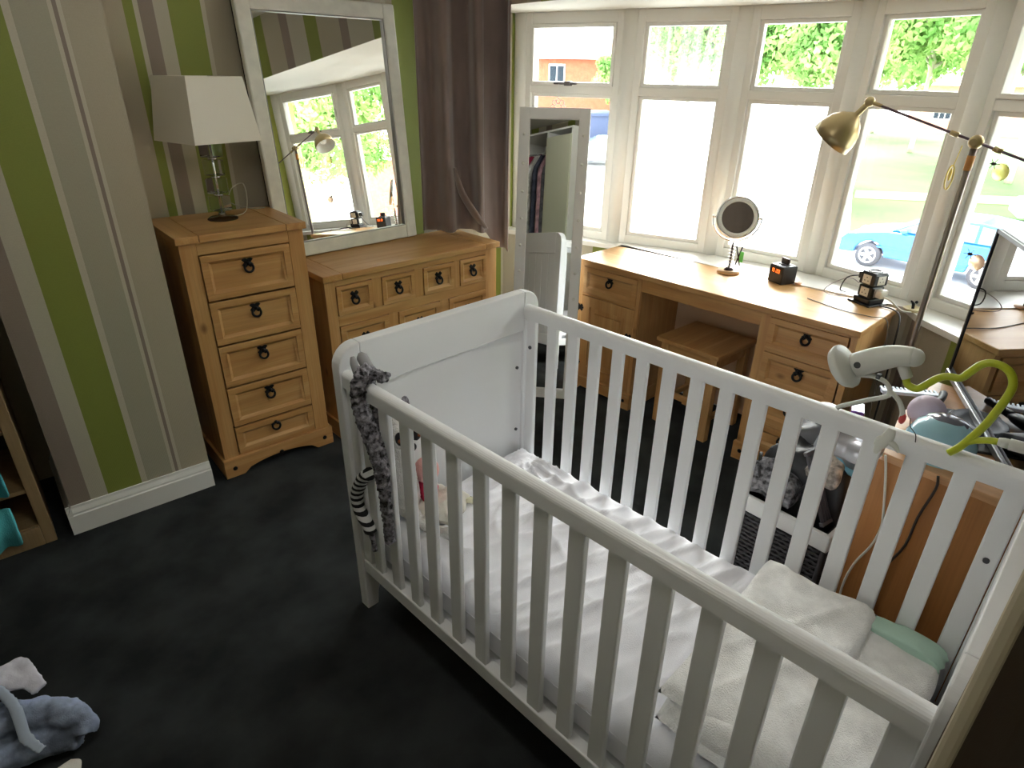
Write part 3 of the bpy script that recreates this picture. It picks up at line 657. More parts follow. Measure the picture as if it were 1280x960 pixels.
def cable(name, pts, r, mat, label): return tag(obj(name, MB().tube(pts, r, 8), mat), label, 'cable')
cable('black_cable', [(3.17, -1.66, .808), (3.165, -1.72, .809), (3.10, -1.775, .80), (3.06, -1.795, .70), (3.08, -1.80, .45), (3.02, -1.82, .2), (3.0, -1.83, .01)], .004, BLKP, 'black mains cable from the socket tower dropping off the desk end')
cable('grey_wire', [(3.02, -1.40, .806), (2.98, -1.58, .806), (2.99, -1.70, .808), (3.0, -1.765, .80), (2.99, -1.79, .62), (2.95, -1.82, .35), (2.97, -1.84, .01)], .0022, plain('grey_flex', S(120, 112, 104), .5), 'thin grey wire trailing across the desk and over its end')
cable('looped_wire', [(3.20, -1.54, .88), (3.18, -1.50, .90), (3.14, -1.45, .87), (3.13, -1.42, .83), (3.16, -1.44, .808), (3.2, -1.5, .806)], .0018, plain('pale_flex', S(170, 160, 165), .5), 'thin pale wire looping out of the socket tower on the desk')
cable('mirror_cable', [(3.13, -.97, .808), (3.17, -1.05, .808), (3.22, -1.10, .806), (3.215, -1.18, .806)], .0018, plain('mauve_flex', S(180, 160, 170), .5), 'thin cable between the round vanity mirror and the clock radio')
tag(obj('ornament_dish', MB().lathe([(0, 0), (.03, 0), (.04, .01), (.035, .014), (0, .008)], 24), plain('cream_dish', S(226, 212, 170), .5), loc=(3.235, -1.775, .803)), 'small cream dish with a dark figure on the sill beside the desk end', 'dish')
tag(obj('dish_figure', MB().tube([(0, 0, .01), (.005, .005, .03), (-.01, .012, .045)], [.006, .007, .003], 8).ball((.005, -.006, .04), .007, sub=2), BLKP, loc=(3.235, -1.775, .803)), 'tiny dark figure standing in the cream sill dish', 'figurine')

# ================================================================== table lamp
tl_ = thing('table_lamp', 'table lamp with square cream shade and clear crystal cubes on the narrow chest', 'lamp', (.995, .32, 1.13), .0)
obj('base', MB().lathe([(0, 0), (.062, 0), (.064, .004), (.058, .009), (.02, .013), (.012, .03), (0, .03)], 36), CRYSTAL, tl_)
obj('stem', MB().cyl((0, 0, .012), (0, 0, .36), .005, n=12).cyl((0, 0, .012), (0, 0, .03), .014, n=16), CHROME, tl_)
zc = .035
for k, a in enumerate((.35, .75, .1, .6)):
    M = Matrix.Translation((0, 0, zc+.034)) @ rotz(a)
    obj('crystal_block', MB().box(-.033, .033, -.033, .033, -.032, .032, .005, M=M), CRYSTAL, tl_)
    obj('collar', MB().cyl((0, 0, zc+.067), (0, 0, zc+.073), .018, n=20), CHROME, tl_)
    zc += .074
Ssh = MB(); b0, b1, zz0, zz1 = .150, .122, .325, .568
pt = lambda s, z: [(-s, -s, z), (s, -s, z), (s, s, z), (-s, s, z)]
A, B = pt(b0, zz0), pt(b1, zz1)
A2, B2 = pt(b0-.004, zz0), pt(b1-.004, zz1)
for k in range(4):
    k2 = (k+1) % 4; Ssh.fill([A[k], A[k2], B[k2], B[k]]); Ssh.fill([A2[k], B2[k], B2[k2], A2[k2]]); Ssh.fill([A[k], A2[k], A2[k2], A[k2]]); Ssh.fill([B[k], B[k2], B2[k2], B2[k]])
sh = obj('lamp_shade', Ssh, SHADE, tl_); sh.rotation_euler = (0, 0, .26)
obj('bulb', MB().ball((0, 0, .43), .03, (1, 1, 1.3), 2).cyl((0, 0, .36), (0, 0, .40), .015), plain('bulb_glass', S(240, 240, 235), .3), tl_)
tag(obj('lamp_flex', MB().tube([(1.05, .33, 1.134), (1.12, .40, 1.135), (1.16, .47, 1.17), (1.17, .52, 1.24), (1.12, .54, 1.22), (1.10, .53, 1.16), (1.17, .47, 1.135), (1.23, .45, 1.134)], .002, 8), plain('clear_flex', S(190, 185, 170), .4)), 'thin pale flex looping behind the table lamp', 'cable')

# ================================================================== curtains
def curtain_mb(path, z0, z1, folds, amp, thick=.006, nz_=26, seed=0, flare=.0, hem=None):
    P_ = [Vector(p) for p in path]; L = [0]
    for a, b_ in zip(P_, P_[1:]): L.append(L[-1]+(b_-a).length)
    def at(s):
        s *= L[-1]
        for i in range(len(P_)-1):
            if s <= L[i+1]+1e-9:
                t = (s-L[i])/(L[i+1]-L[i]); d = (P_[i+1]-P_[i]).normalized(); return P_[i]+(P_[i+1]-P_[i])*t, Vector((-d.y, d.x))
        return P_[-1], Vector((0, 1))
    def fn(u, v):
        p, n_ = at(u); z = z0+(z1-z0)*v
        if hem: z = hem(u)+(z1-hem(u))*v
        ph = folds*2*PI*(u+.03*nz(u*4, v*1.2, seed))
        a = amp*(math.sin(ph)+.35*math.sin(2.1*ph+1+v))*(.8+.3*(1-v))
        a += .012*nz(u*6, v*3, seed+4)
        d = n_*a
        return (p.x+d.x, p.y+d.y, z)
    return MB().grid(110, nz_, fn, thick)
cu = thing('window_curtain', 'heavy taupe curtain hanging beside the mirror behind the dresser end', 'curtain')
obj('drape', curtain_mb([(2.155, .515), (2.33, .43), (2.45, .315), (2.535, .175)], .885, 2.42, 2.6, .045, seed=2, hem=lambda u: .886 if u < .72 else .886-.10*min(1, (u-.72)/.06)), VELVET, cu)
obj('twisted_fold', MB().tube([(2.27, .35, 1.25), (2.30, .33, 1.12), (2.36, .29, 1.0), (2.42, .26, .91)], [.012, .03, .035, .02], 12, flat=.35), VELVET, cu)
obj('curtain_rail', MB().tube([(2.13, .52, 2.434), (2.33, .43, 2.434), (2.44, .31, 2.434), (2.51, .16, 2.434)], .007, 8), WHITE, cu)
cu2 = thing('near_curtain', 'dark taupe curtain with cream edge hanging beside the near cot end', 'curtain')
obj('drape', curtain_mb([(.893, -2.62), (1.0, -2.685), (1.25, -2.76), (1.55, -2.85)], .05, 2.43, 2.6, .018, seed=9), plain('dark_taupe', S(92, 80, 70), .9, bump=.2, bscale=300), cu2)
obj('lining_edge', MB().box(.872, .889, -2.632, -2.612, .05, 2.43, .006), LINING, cu2)

# ================================================================== baby mobile on the far rail (built in cot space)
mo = thing('cot_mobile', 'white cot mobile arm with lime green heart-shaped tube above the far rail', 'mobile', (1.2, -1.8, 0), KA)
LIME = plain('lime_plastic', S(184, 196, 44), .32)
GRYW = plain('ivory_plastic', S(214, 215, 206), .35)
X = .47
hp = [(-.475, 1.107), (-.482, 1.09), (-.503, 1.086), (-.519, 1.104), (-.535, 1.124), (-.553, 1.135), (-.576, 1.139), (-.588, 1.158), (-.603, 1.181), (-.620, 1.190), (-.641, 1.188), (-.658, 1.175), (-.667, 1.152), (-.665, 1.124), (-.659, 1.094), (-.649, 1.053), (-.633, 1.011), (-.619, .980), (-.604, .958)]
obj('heart_tube', MB().tube([(X, y, z) for y, z in hp], .0085, 10).tube([(X, -.625, .995), (X, -.643, 1.008), (X, -.665, 1.018), (X, -.684, 1.022)], .0075, 10), LIME, mo)
obj('support_arm', MB().tube([(X, -.680, 1.022), (X, -.69, 1.023), (X, -.70, 1.024)], [.009, .011, .011], 10, smooth_path=False).tube([(X, -.70, 1.024), (X, -.78, 1.03), (X+.0, -.84, 1.03), (X, -.85, .99)], .013, 10).box(X-.02, X+.02, -.86, -.78, .94, 1.0, .006), GRYW, mo)
dev = MB()
hubM = plane_M((X+.02, -.335, 1.088), (0, .35, 1), (1, 0, 0))
ddir = Vector((0, .62, -.52)).normalized()    # disc axis
Md = Matrix.Translation((X, -.345, 1.092)) @ ddir.to_track_quat('Z', 'Y').to_matrix().to_4x4()
obj('disc_canopy', MB().lathe([(0, .030), (.030, .028), (.05, .018), (.056, .006), (.055, -.002), (.048, -.003), (.03, -.01), (0, -.012)], 40, M=Md), GRYW, mo)
obj('motor_housing', MB().tube([(X, -.365, 1.10), (X, -.40, 1.125), (X, -.44, 1.148), (X, -.478, 1.158)], [.030, .030, .026, .022], 14).ball((X, -.478, 1.157), .022).cyl((X, -.455, 1.14), (X, -.478, 1.105), .013, .012), GRYW, mo)
obj('motor_detail', MB().cyl((X-.03, -.375, 1.112), (X-.02, -.375, 1.112), .008, n=12).box(X-.008, X+.008, -.425, -.415, 1.083, 1.095, .002), plain('dark_detail', S(70, 72, 70), .5), mo)
for pts in ([(X, -.37, 1.075), (X, -.41, 1.085), (X, -.44, 1.077), (X, -.452, 1.05), (X, -.41, 1.02), (X, -.36, .985), (X, -.35, .975)], [(X, -.45, 1.062), (X, -.475, 1.045), (X, -.49, 1.02), (X, -.492, 1.0)]):
    obj('hanging_spoke', MB().tube(pts, .006, 8), GRYW, mo)
obj('red_bead', MB().ball((X, -.494, 1.003), .010, (.8, .8, 1.5), 2), plain('red_bead', S(214, 84, 80), .4), mo)
obj('hanging_bird', MB().tube([(X-.035, -.487, .985), (X-.04, -.485, .965), (X-.045, -.475, .94), (X-.045, -.47, .915)], [.008, .014, .012, .004], 10, flat=.5).tube([(X-.04, -.462, .935), (X-.04, -.47, .955), (X-.04, -.50, .95), (X-.04, -.515, .935)], [.002, .007, .008, .003], 8), GRYW, mo)
obj('string', MB().tube([(X, -.51, 1.01), (X, -.515, .99), (X, -.53, .975), (X, -.535, .955)], .0012, 5), BLKP, mo)

# ================================================================== near table, TV and things on it
nt = thing('beech_table', 'plain beech veneer table standing behind the cot with a flat front panel', 'table', (1.90, -2.17, 0), 0)
TM = Matrix()
obj('front_panel', MB().box(.0, .018, -.48, -.012, 0, .775), WPAN, nt)
obj('end_panel', MB().prism([(.02, -.03), (.62, .05), (.62, .032), (.02, -.048)], 2, 0, .774), WPAN, nt)
obj('back_panel', MB().box(.60, .618, -.48, .0, 0, .774), WPAN, nt)
obj('table_top', MB().prism([(-.004, -.48), (-.004, -.02), (.26, .038), (.62, .06), (.62, -.48)], 2, .776, .80, .002), woodmat('beech_top', 1, S(214, 160, 112), S(222, 172, 124), S(228, 182, 136)), nt)
tv = thing('flat_television', 'black edged flat television with silver lower trim turned towards the desk', 'television')
# local x along the screen from the window end towards the camera, y up, z screen normal
tv.matrix_world = plane_M((2.606, -2.121, .812), (-.522, -.291, 0), (-.058, -.03, .46))
obj('casing', MB().box(0, .86, 0, .50, -.045, -.002, .006), BLKP, tv)
obj('screen', MB().box(.012, .85, .03, .488, -.001, .0015), plain('glossy_screen', (.30, .31, .33, 1), .01, metal=1), tv)
obj('bezel', MB().box(0, .012, 0, .5, -.002, .006, .002).box(.012, .86, .488, .5, -.002, .006, .002), BLKP, tv)
obj('silver_trim', MB().box(0, .86, -.004, .016, -.002, .012, .003), plain('silver_plastic', S(190, 192, 196), .25, .6), tv)
obj('stand', MB().box(.3, .56, -.012, -.004, -.10, .08, .003), BLKP, tv)
tag(obj('dark_speaker', MB().box(-.06, .06, -.05, .05, 0, .62, .01), plain('purple_black', S(48, 32, 60), .5), loc=(2.50, -2.36, .802)), 'tall dark speaker standing behind the television', 'speaker')
LIL = plain('lilac_plastic', S(204, 188, 206), .55); BLU = plain('pale_blue_gloss', S(160, 205, 222), .12, coat=.5)
tag(obj('lilac_ball', MB().ball((0, 0, .048), .05, (1, 1, .97), 4), LIL, loc=(2.145, -2.20, .80)), 'matt lilac ball on the near table', 'ball')
ub = thing('blue_bowl', 'glossy pale blue upturned bowl on the near table in front of the lilac ball', 'bowl', (2.005, -2.285, .80))
obj('bowl_shell', MB().lathe([(.082, 0), (.088, .015), (.085, .05), (.068, .085), (.038, .104), (0, .110)], 40), BLU, ub)
obj('dark_patch', MB().lathe([(.050, .0985), (.038, .1055), (.015, .1115), (0, .112)], 30, M=Matrix.Translation((.012, .002, 0))), plain('grey_gloss', S(92, 96, 112), .12), ub)
tag(obj('dark_dish', MB().lathe([(0, .0), (.06, .004), (.082, .018), (.078, .022), (.055, .010), (0, .006)], 32), plain('slate_ceramic', S(84, 88, 100), .35), loc=(2.27, -2.315, .80)), 'slate grey oval dish lying on the table near the television', 'dish')
tag(obj('hair_brush', MB().ball((0, 0, .022), .045, (1.6, .7, .4), 3).tube([(.06, 0, .022), (.11, .0, .024), (.16, .01, .022)], [.014, .011, .012], 10), BLKP, loc=(2.22, -2.185, .80)), 'black oval hairbrush on the table beside the television', 'hairbrush')
cb = MB().box(-.09, .09, -.012, .012, 0, .012, .003)
for k in range(14): cb.box(-.085+k*.0125, -.079+k*.0125, .012, .035, .003, .009)
o = tag(obj('comb', cb, plain('white_blue_plastic', S(216, 226, 240), .35), loc=(2.33, -2.10, .803)), 'white toothed comb at the window end of the near table', 'comb'); o.rotation_euler = (0, 0, -.9)
tag(obj('grey_pouch', puff(18, 18, -.07, .07, -.05, .05, 0, .05, 4, .006, 4), plain('grey_leatherette', S(96, 100, 110), .4), loc=(2.10, -2.30, .80)), 'grey pouch between the blue bowl and the television', 'pouch')
for pts, nm, mt__, lab in (([(1.885, -2.20, .80), (1.888, -2.215, .74), (1.888, -2.24, .62), (1.888, -2.245, .57), (1.888, -2.235, .50), (1.885, -2.21, .42), (1.88, -2.20, .32), (1.875, -2.21, .15), (1.87, -2.2, .01)], 'white_cable', OW, 'white cable hanging down the front of the beech table'),
                           ([(1.888, -2.33, .80), (1.888, -2.335, .76), (1.888, -2.32, .66), (1.888, -2.315, .56), (1.888, -2.29, .47), (1.888, -2.27, .38), (1.885, -2.28, .2), (1.88, -2.27, .01)], 'dark_cable', plain('brown_black_flex', S(48, 38, 34), .5), 'dark cable hanging down the front of the beech table')):
    cable(nm, pts, .0035, mt__, lab)

# ================================================================== floor lamp
fl = thing('floor_lamp', 'brass floor lamp with dome shade on a long tilted arm by the right panes', 'lamp', (2.90, -1.903, 0))
ST = plain('brushed_steel', S(140, 130, 124), .35, .8)
obj('base', MB().lathe([(0, 0), (.11, 0), (.112, .01), (.105, .018), (.015, .022), (0, .022)], 36), ST, fl)
obj('pole', MB().cyl((0, 0, .02), (0, 0, 1.53), .0110, n=16), ST, fl)
obj('wooden_grip', MB().cyl((0, 0, 1.44), (0, 0, 1.49), .013, n=16), plain('orange_wood', S(206, 140, 70), .4), fl)
obj('joint', MB().ball((0, 0, 1.535), .024, sub=3).cyl((-.03, 0, 1.535), (.03, 0, 1.535), .012, n=14), BRASS, fl)
J0 = Vector((0, 0, 1.535)); ad = Vector((0, .37, .108)).normalized()
obj('arm', MB().cyl(J0-ad*.55, J0+ad*.405, .0048, n=10), plain('mauve_steel', S(104, 88, 100), .3, .8), fl)
hd = J0+ad*.405
obj('arm_knuckle', MB().ball(hd, .019, sub=3).cyl(hd-ad*.05, hd, .007, n=10), BRASS, fl)
for k_ in (.075, -.075): obj('arm_collar', MB().cyl(J0+ad*(k_-.015), J0+ad*(k_+.015), .009, n=10), BRASS, fl)
sd = Vector((-.10, .60, -.80)).normalized()
Ms = Matrix.Translation(hd) @ (-sd).to_track_quat('Z', 'Y').to_matrix().to_4x4()
Ms = Ms @ Matrix.Scale(1.05, 4)
shd = obj('lamp_shade', MB().lathe([(.010, .005), (.011, -.055), (.022, -.062), (.045, -.078), (.066, -.105), (.078, -.140), (.081, -.172), (.0795, -.172)], 40, M=Ms), BRASS, fl)
obj('shade_lining', MB().lathe([(.0795, -.172), (.075, -.140), (.063, -.107), (.043, -.082), (.01, -.066)], 40, M=Ms), plain('white_enamel', S(232, 230, 222), .4), shd)
obj('bulb', MB().ball(hd+sd*.12, .03, sub=3), plain('bulb_white', S(236, 236, 230), .3), shd)
gd = thing('gold_pendant', 'gold oval pendant hanging from the floor lamp joint', 'pendant', (2.90, -1.865, 1.52))
Mg = Matrix.Rotation(.9, 4, 'Z') @ Matrix.Rotation(PI/2, 4, 'X')
GOLD = plain('gold_metal', S(214, 192, 110), .3, .7)
obj('ring', MB().tube([Mg @ Vector((.018*math.cos(a), .042*math.sin(a), 0))+Vector((0, .01, -.11)) for a in [2*PI*k/20 for k in range(20)]], .0028, 6, closed=True, smooth_path=False), GOLD, gd)
obj('chain', MB().tube([(0, 0, .0), (.003, .004, -.03), (0, .008, -.068)], .002, 6), GOLD, gd)
obj('leaf', MB().ball((0, .01, -.10), .011, (.5, .5, 2.0), 2), GOLD, gd)

# ================================================================== wicker basket and the things in it
WICK = plain('dark_wicker', S(56, 53, 56), .35)
bk = thing('wicker_basket', 'dark wicker laundry basket with a white fabric rim between cot and desk', 'basket', (1.885, -1.82, 0), 0)
BW, BD, BH = .33, .30, .46      # x width, y depth (towards -y), height
wk = MB().box(.006, .012, -BD+.01, -.01, .01, BH).box(BW-.012, BW-.006, -BD+.01, -.01, .01, BH).box(.008, BW-.008, -BD+.006, -BD+.012, .01, BH).box(.008, BW-.008, -.012, -.006, .01, BH).box(.01, BW-.01, -BD+.01, -.01, .005, .015)
obj('inner_wall', wk, plain('wicker_core', S(22, 20, 21), .8), bk)
cane = MB(); cane_l = MB()
nrow = 26
for r_ in range(nrow):
    z = .02+r_*(BH-.04)/nrow; tgt = cane
    per = [(x, 0, -1) for x in ()]
    def wavy(p, q, n_, ph):
        out = []; p, q, n_ = Vector(p), Vector(q), Vector(n_); L = (q-p).length; k = int(L/.014)
        for i in range(k+1): out.append(p+(q-p)*i/k+n_*(.0035*(1 if (i+ph) % 2 else -1)))
        return out
    for (p, q, n_) in (((.004, -BD, z), (.004, 0, z), (-1, 0, 0)), ((BW-.004, -BD, z), (BW-.004, 0, z), (1, 0, 0)), ((0, -.004, z), (BW, -.004, z), (0, 1, 0)), ((0, -BD+.004, z), (BW, -BD+.004, z), (0, -1, 0))):
        cane.tube(wavy(p, q, n_, r_), .0065, 4, smooth_path=False)
wo_ = obj('woven_cane', cane, WICK, bk); wo_['kind'] = 'stuff'
for x, y in ((0, 0), (BW, 0), (0, -BD), (BW, -BD)): obj('corner_stake', MB().cyl((x, y, 0), (x, y, BH+.01), .009, n=10), WICK, bk)
rim = MB()
for (a, b_, c, d) in ((-.013, .004, -BD-.012, .012), (BW-.004, BW+.013, -BD-.012, .012), (-.012, BW+.012, -.004, .013), (-.012, BW+.012, -BD-.013, -BD+.004)): rim.box(a, b_, c, d, BH-.05, BH+.012, .005)
obj('fabric_rim', rim, plain('white_liner', S(226, 224, 222), .85, bump=.2, bscale=200), bk)
# ridged lid leaning out of the basket
Lm = Matrix.Translation((-1.885, 1.82, 0)) @ plane_M((1.90, -2.09, .475), (.3, -.03, 0), (.02, .15, .30))
lb = MB().box(0, .28, 0, .012, -.006, .006).box(0, .28, .228, .24, -.006, .006)
for k in range(21): lb.cyl((.008+k*.0132, .0, .0), (.008+k*.0132, .24, .0), .006, n=6)
bmesh.ops.transform(lb.bm, matrix=Lm, verts=lb.bm.verts)
lid = obj('lid', lb, plain('grey_wicker', S(84, 82, 88), .4), bk); lid['kind'] = 'stuff'
def item(name, mb, mt__, loc, label, cat, rot=(0, 0, 0)):
    o = tag(obj(name, mb, mt__, loc=loc), label, cat); o.rotation_euler = rot; return o
item('black_tote', puff(20, 24, -.09, .09, -.14, .14, 0, .24, 21, .02, 4), plain('black_nylon', S(30, 30, 34), .55), (2.04, -1.97, .40), 'black nylon bag heaped in the basket', 'bag')
item('grey_scarf', puff(26, 26, -.10, .10, -.09, .09, 0, .09, 23, .03, 3), plain('speckled_knit', S(110, 108, 112), .9, bump=.6, bscale=120, var=.9, vscale=60), (1.97, -1.90, .47), 'speckled black and white scarf at the left of the basket', 'scarf')
item('silver_bag', puff(22, 22, -.10, .10, -.08, .08, 0, .11, 25, .02, 3), plain('silver_satin', S(170, 172, 180), .3, .3), (2.10, -2.04, .62), 'crumpled silver grey bag on top of the heap', 'bag')
item('patterned_pouch', puff(20, 20, -.06, .06, -.05, .05, 0, .09, 27, .015, 3), plain('floral_cloth', S(190, 180, 170), .8, var=.6, vscale=40), (2.0, -2.03, .57), 'cream patterned pouch beside the lid in the basket', 'pouch')
item('blue_packet', MB().box(-.03, .03, -.045, .045, 0, .07, .008), plain('light_blue_foil', S(130, 200, 232), .35), (2.03, -2.06, .62), 'light blue packet poking out above the patterned pouch', 'packet', (.3, .2, .3))
item('purple_packet', MB().box(-.04, .04, -.02, .02, 0, .10, .006), plain('purple_gloss', S(110, 60, 150), .15, coat=.6), (2.20, -2.0, .66), 'shiny purple packet beside the white round tub', 'packet', (0, 0, .4))
item('white_tub', MB().lathe([(0, 0), (.034, 0), (.036, .05), (.034, .058), (0, .06)], 24), plain('white_lid', S(232, 234, 238), .3), (2.17, -1.92, .68), 'round white tub on top of the basket heap', 'tub')
item('grey_sheet', puff(20, 20, -.09, .09, -.10, .10, 0, .26, 33, .015, 5), plain('grey_nylon', S(92, 92, 96), .6), (2.14, -1.93, .42), 'grey folded bag standing in the basket under the tub', 'bag', (0, 0, .3))
cable('basket_strap', [(1.95, -1.83, .60), (1.90, -1.86, .56), (1.885, -1.90, .50), (1.89, -1.97, .52), (1.95, -2.02, .60)], .006, BLKP, 'black strap trailing over the basket heap')
bpy.data.objects['basket_strap']['category'] = 'strap'

# ================================================================== left alcove shelf, towels, laundry on the floor
sh_ = thing('open_shelf_unit', 'dull pine open shelf unit in the dark alcove at the left edge', 'shelf', (-.62, .065, 0))
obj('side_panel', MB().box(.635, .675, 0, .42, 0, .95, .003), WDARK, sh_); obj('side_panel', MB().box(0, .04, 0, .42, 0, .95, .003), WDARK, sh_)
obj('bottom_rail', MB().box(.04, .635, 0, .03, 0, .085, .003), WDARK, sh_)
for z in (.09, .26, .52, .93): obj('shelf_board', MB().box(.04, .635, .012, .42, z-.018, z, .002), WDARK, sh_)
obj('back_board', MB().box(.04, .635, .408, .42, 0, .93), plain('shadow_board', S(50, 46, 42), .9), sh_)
TEAL = plain('teal_towel', S(80, 186, 200), .95, bump=.9, bscale=250)
item('teal_towel', MB().grid(14, 30, lambda u, v: (u*.13-.065, -.03-.012*math.sin(u*7)-.03*math.sin(PI*v), .0+.24*v+.012*nz(u*4, v*3, 1)), .012), TEAL, (-.10, .055, .28), 'teal towel hanging over the middle shelf front', 'towel')
item('turquoise_cloth', MB().grid(14, 30, lambda u, v: (u*.13-.065, -.03-.016*math.sin(u*6)-.03*math.sin(PI*v), .0+.17*v+.012*nz(u*4, v*3, 6)), .012), plain('turquoise_fleece', S(92, 196, 206), .95, bump=.9, bscale=250), (-.115, .05, .06), 'turquoise cloth spilling from the bottom shelf', 'cloth')

def garment(name, fn_pts, mt__, label, cat, seed=1, amp=.01):
    mb = MB()
    for pts, rs, fl_ in fn_pts: mb.tube(pts, rs, 16, flat=fl_)
    o = tag(obj(name, mb, mt__), label, cat)
    r = o.modifiers.new('r', 'REMESH'); r.mode = 'VOXEL'; r.voxel_size = .006; r.use_smooth_shade = True
    tx = bpy.data.textures.new('folds', 'CLOUDS'); tx.noise_scale = .04; d = o.modifiers.new('d', 'DISPLACE'); d.texture = tx; d.strength = amp; d.mid_level = .5
    return o
DEN = plain('tie_dye_denim', S(150, 164, 190), .85, bump=.4, bscale=350, var=.6, vscale=11)
garment('denim_trousers', [([(-.36, -.98, .05), (-.22, -.96, .06), (-.10, -.96, .05), (-.02, -1.00, .045)], [.06, .055, .05, .042], .8),
                           ([(-.36, -.86, .10), (-.22, -.88, .12), (-.12, -.91, .12), (-.02, -.965, .10)], [.06, .055, .042, .04], .75),
                           ([(-.02, -.965, .10), (.0, -.99, .08), (-.01, -1.01, .05)], [.036, .03, .036], .9)], DEN, 'crumpled blue and white tie-dye trousers in a pile on the black carpet', 'trousers', amp=.022)
garment('pale_top', [([(-.36, -.80, .17), (-.22, -.80, .19), (-.14, -.82, .19), (-.09, -.86, .18)], [.05, .055, .05, .028], .4), ([(-.14, -.76, .16), (-.11, -.80, .19), (-.07, -.90, .17)], [.02, .035, .02], .45)], plain('pale_lilac_cotton', S(222, 222, 236), .9, bump=.3, bscale=350, var=.1, vscale=20), 'pale lilac white top on top of the laundry pile', 'top', amp=.012)
item('folded_white_towel', puff(24, 20, -.42, .0, -.08, .08, 0, .05, 41, .008, 6), plain('offwhite_towel', S(226, 222, 212), .95, bump=.6, bscale=300), (-.04, -1.14, .0), 'folded off-white towel below the tie-dye trousers at the corner', 'towel')
garment('blue_strap', [([(-.16, -.86, .215), (-.13, -.93, .19), (-.125, -1.0, .13), (-.10, -1.045, .10)], [.014, .016, .016, .013], .35)], plain('ribbed_blue', S(176, 190, 208), .85), 'ribbed pale blue waistband draped over the trousers', 'waistband', amp=.002)

# ================================================================== hanging ornaments in the windows
pn = thing('filigree_ornament', 'white filigree flower ornament hanging in the left window pane', 'ornament', (2.93, .23, 1.58))
WPL = plain('white_wire', S(238, 236, 240), .4)
pt_ = MB()
for k in range(8):
    a = PI*k/4; Mk = Matrix.Translation((math.cos(a)*.012, -math.sin(a)*.028, math.cos(a+PI/2)*0)); cx_, cz_ = .034*math.cos(a), .034*math.sin(a)
    d_ = Vector((.30, -.95, 0)).normalized()
    pts = [d_*(cx_+.014*math.cos(b_))+Vector((0, 0, cz_+.014*math.sin(b_)-.03)) for b_ in [2*PI*j/12 for j in range(12)]]
    pt_.tube(pts, .0022, 5, closed=True, smooth_path=False)
obj('petal_ring', pt_, WPL, pn); obj('string', MB().cyl((0, 0, .01), (0, 0, .095), .001, n=6), WPL, pn)
def catcher(x, y, z, col, label):
    t = thing('sun_catcher', label, 'ornament', (x, y, z), group='sun catchers on the right pane'); n_ = Vector((-.95, .3, 0)).normalized()
    M = n_.to_track_quat('Z', 'Y').to_matrix().to_4x4()
    mt__ = plain('tinted_disc', col, .3, trans=.6)
    obj('disc', MB().lathe([(0, 0), (.030, 0), (.032, .002), (.030, .004), (0, .004)], 28, M=Matrix.Translation((0, -.02, -.02)) @ M), mt__, t)
    b = MB().ball((0, .012, .008), .008, (.8, 1.3, .8), 2)
    for a in range(6): b.cyl((0, .012, .008), (-.004, .012+.022*math.cos(a*PI/3), .008+.022*math.sin(a*PI/3)), .0012, n=5)
    obj('dark_bug', b, BLKP, t)
catcher(3.24, -1.905, 1.43, S(236, 232, 150), 'pale yellow disc with a dark bug on the right window pane')
catcher(3.19, -1.94, 1.09, S(238, 206, 180), 'peach disc with a small gold bug low on the right window pane')

# ================================================================== wardrobe behind the camera, seen in the corner mirror
wd = thing('open_wardrobe', 'white wardrobe with an open bay of hanging clothes seen in the dressing mirror', 'wardrobe', (-1.2, -2.98, 0))
for x in (0, .72, 1.13): obj('side_panel', MB().box(x, x+.02, 0, .52, 0, 2.2), WHITE, wd)
obj('back_panel', MB().box(.02, 1.13, 0, .015, 0, 2.2), WHITE, wd)
obj('top_panel', MB().box(0, 1.15, 0, .52, 2.2, 2.22), WHITE, wd)
obj('shelf_board', MB().box(.02, .72, .015, .5, .55, .57), WHITE, wd)
obj('door', MB().box(.735, 1.145, .52, .54, .04, 2.14, .003), plain('cream_door', S(206, 208, 184), .4), wd)
obj('hanging_rail', MB().cyl((.02, .28, 2.05), (.72, .28, 2.05), .012), CHROME, wd)
cols = [S(206, 206, 206), S(150, 40, 70), S(225, 222, 215), S(70, 74, 90), S(190, 150, 160), S(120, 120, 124)]
for k in range(6):
    x = -1.12+k*.105
    nm = ['silver', 'crimson', 'cream', 'navy', 'pink', 'charcoal'][k]
    item('hanging_garment', MB().grid(10, 16, lambda u, v: (x+.012*math.sin(u*11+k), -2.70+(u-.5)*.38*(1 if v < .85 else 1-(v-.85)*4), 1.0-.05*k+(1.02+.05*k)*v), .03), plain('garment_'+nm, cols[k], .9, var=.4, vscale=12), (0, 0, 0), nm+' garment hanging in the open wardrobe', 'clothing')['group'] = 'clothes hanging in the wardrobe'
item('yellow_tub', MB().lathe([(0, 0), (.07, 0), (.075, .14), (0, .145)], 24), plain('yellow_tub', S(222, 190, 60), .4), (-.65, -2.62, .572), 'yellow tub on the wardrobe shelf', 'tub')
item('blue_tub', MB().lathe([(0, 0), (.07, 0), (.075, .16), (0, .165)], 24), plain('blue_tub', S(90, 150, 210), .4), (-1.0, -2.60, .572), 'blue tub on the wardrobe shelf', 'tub')

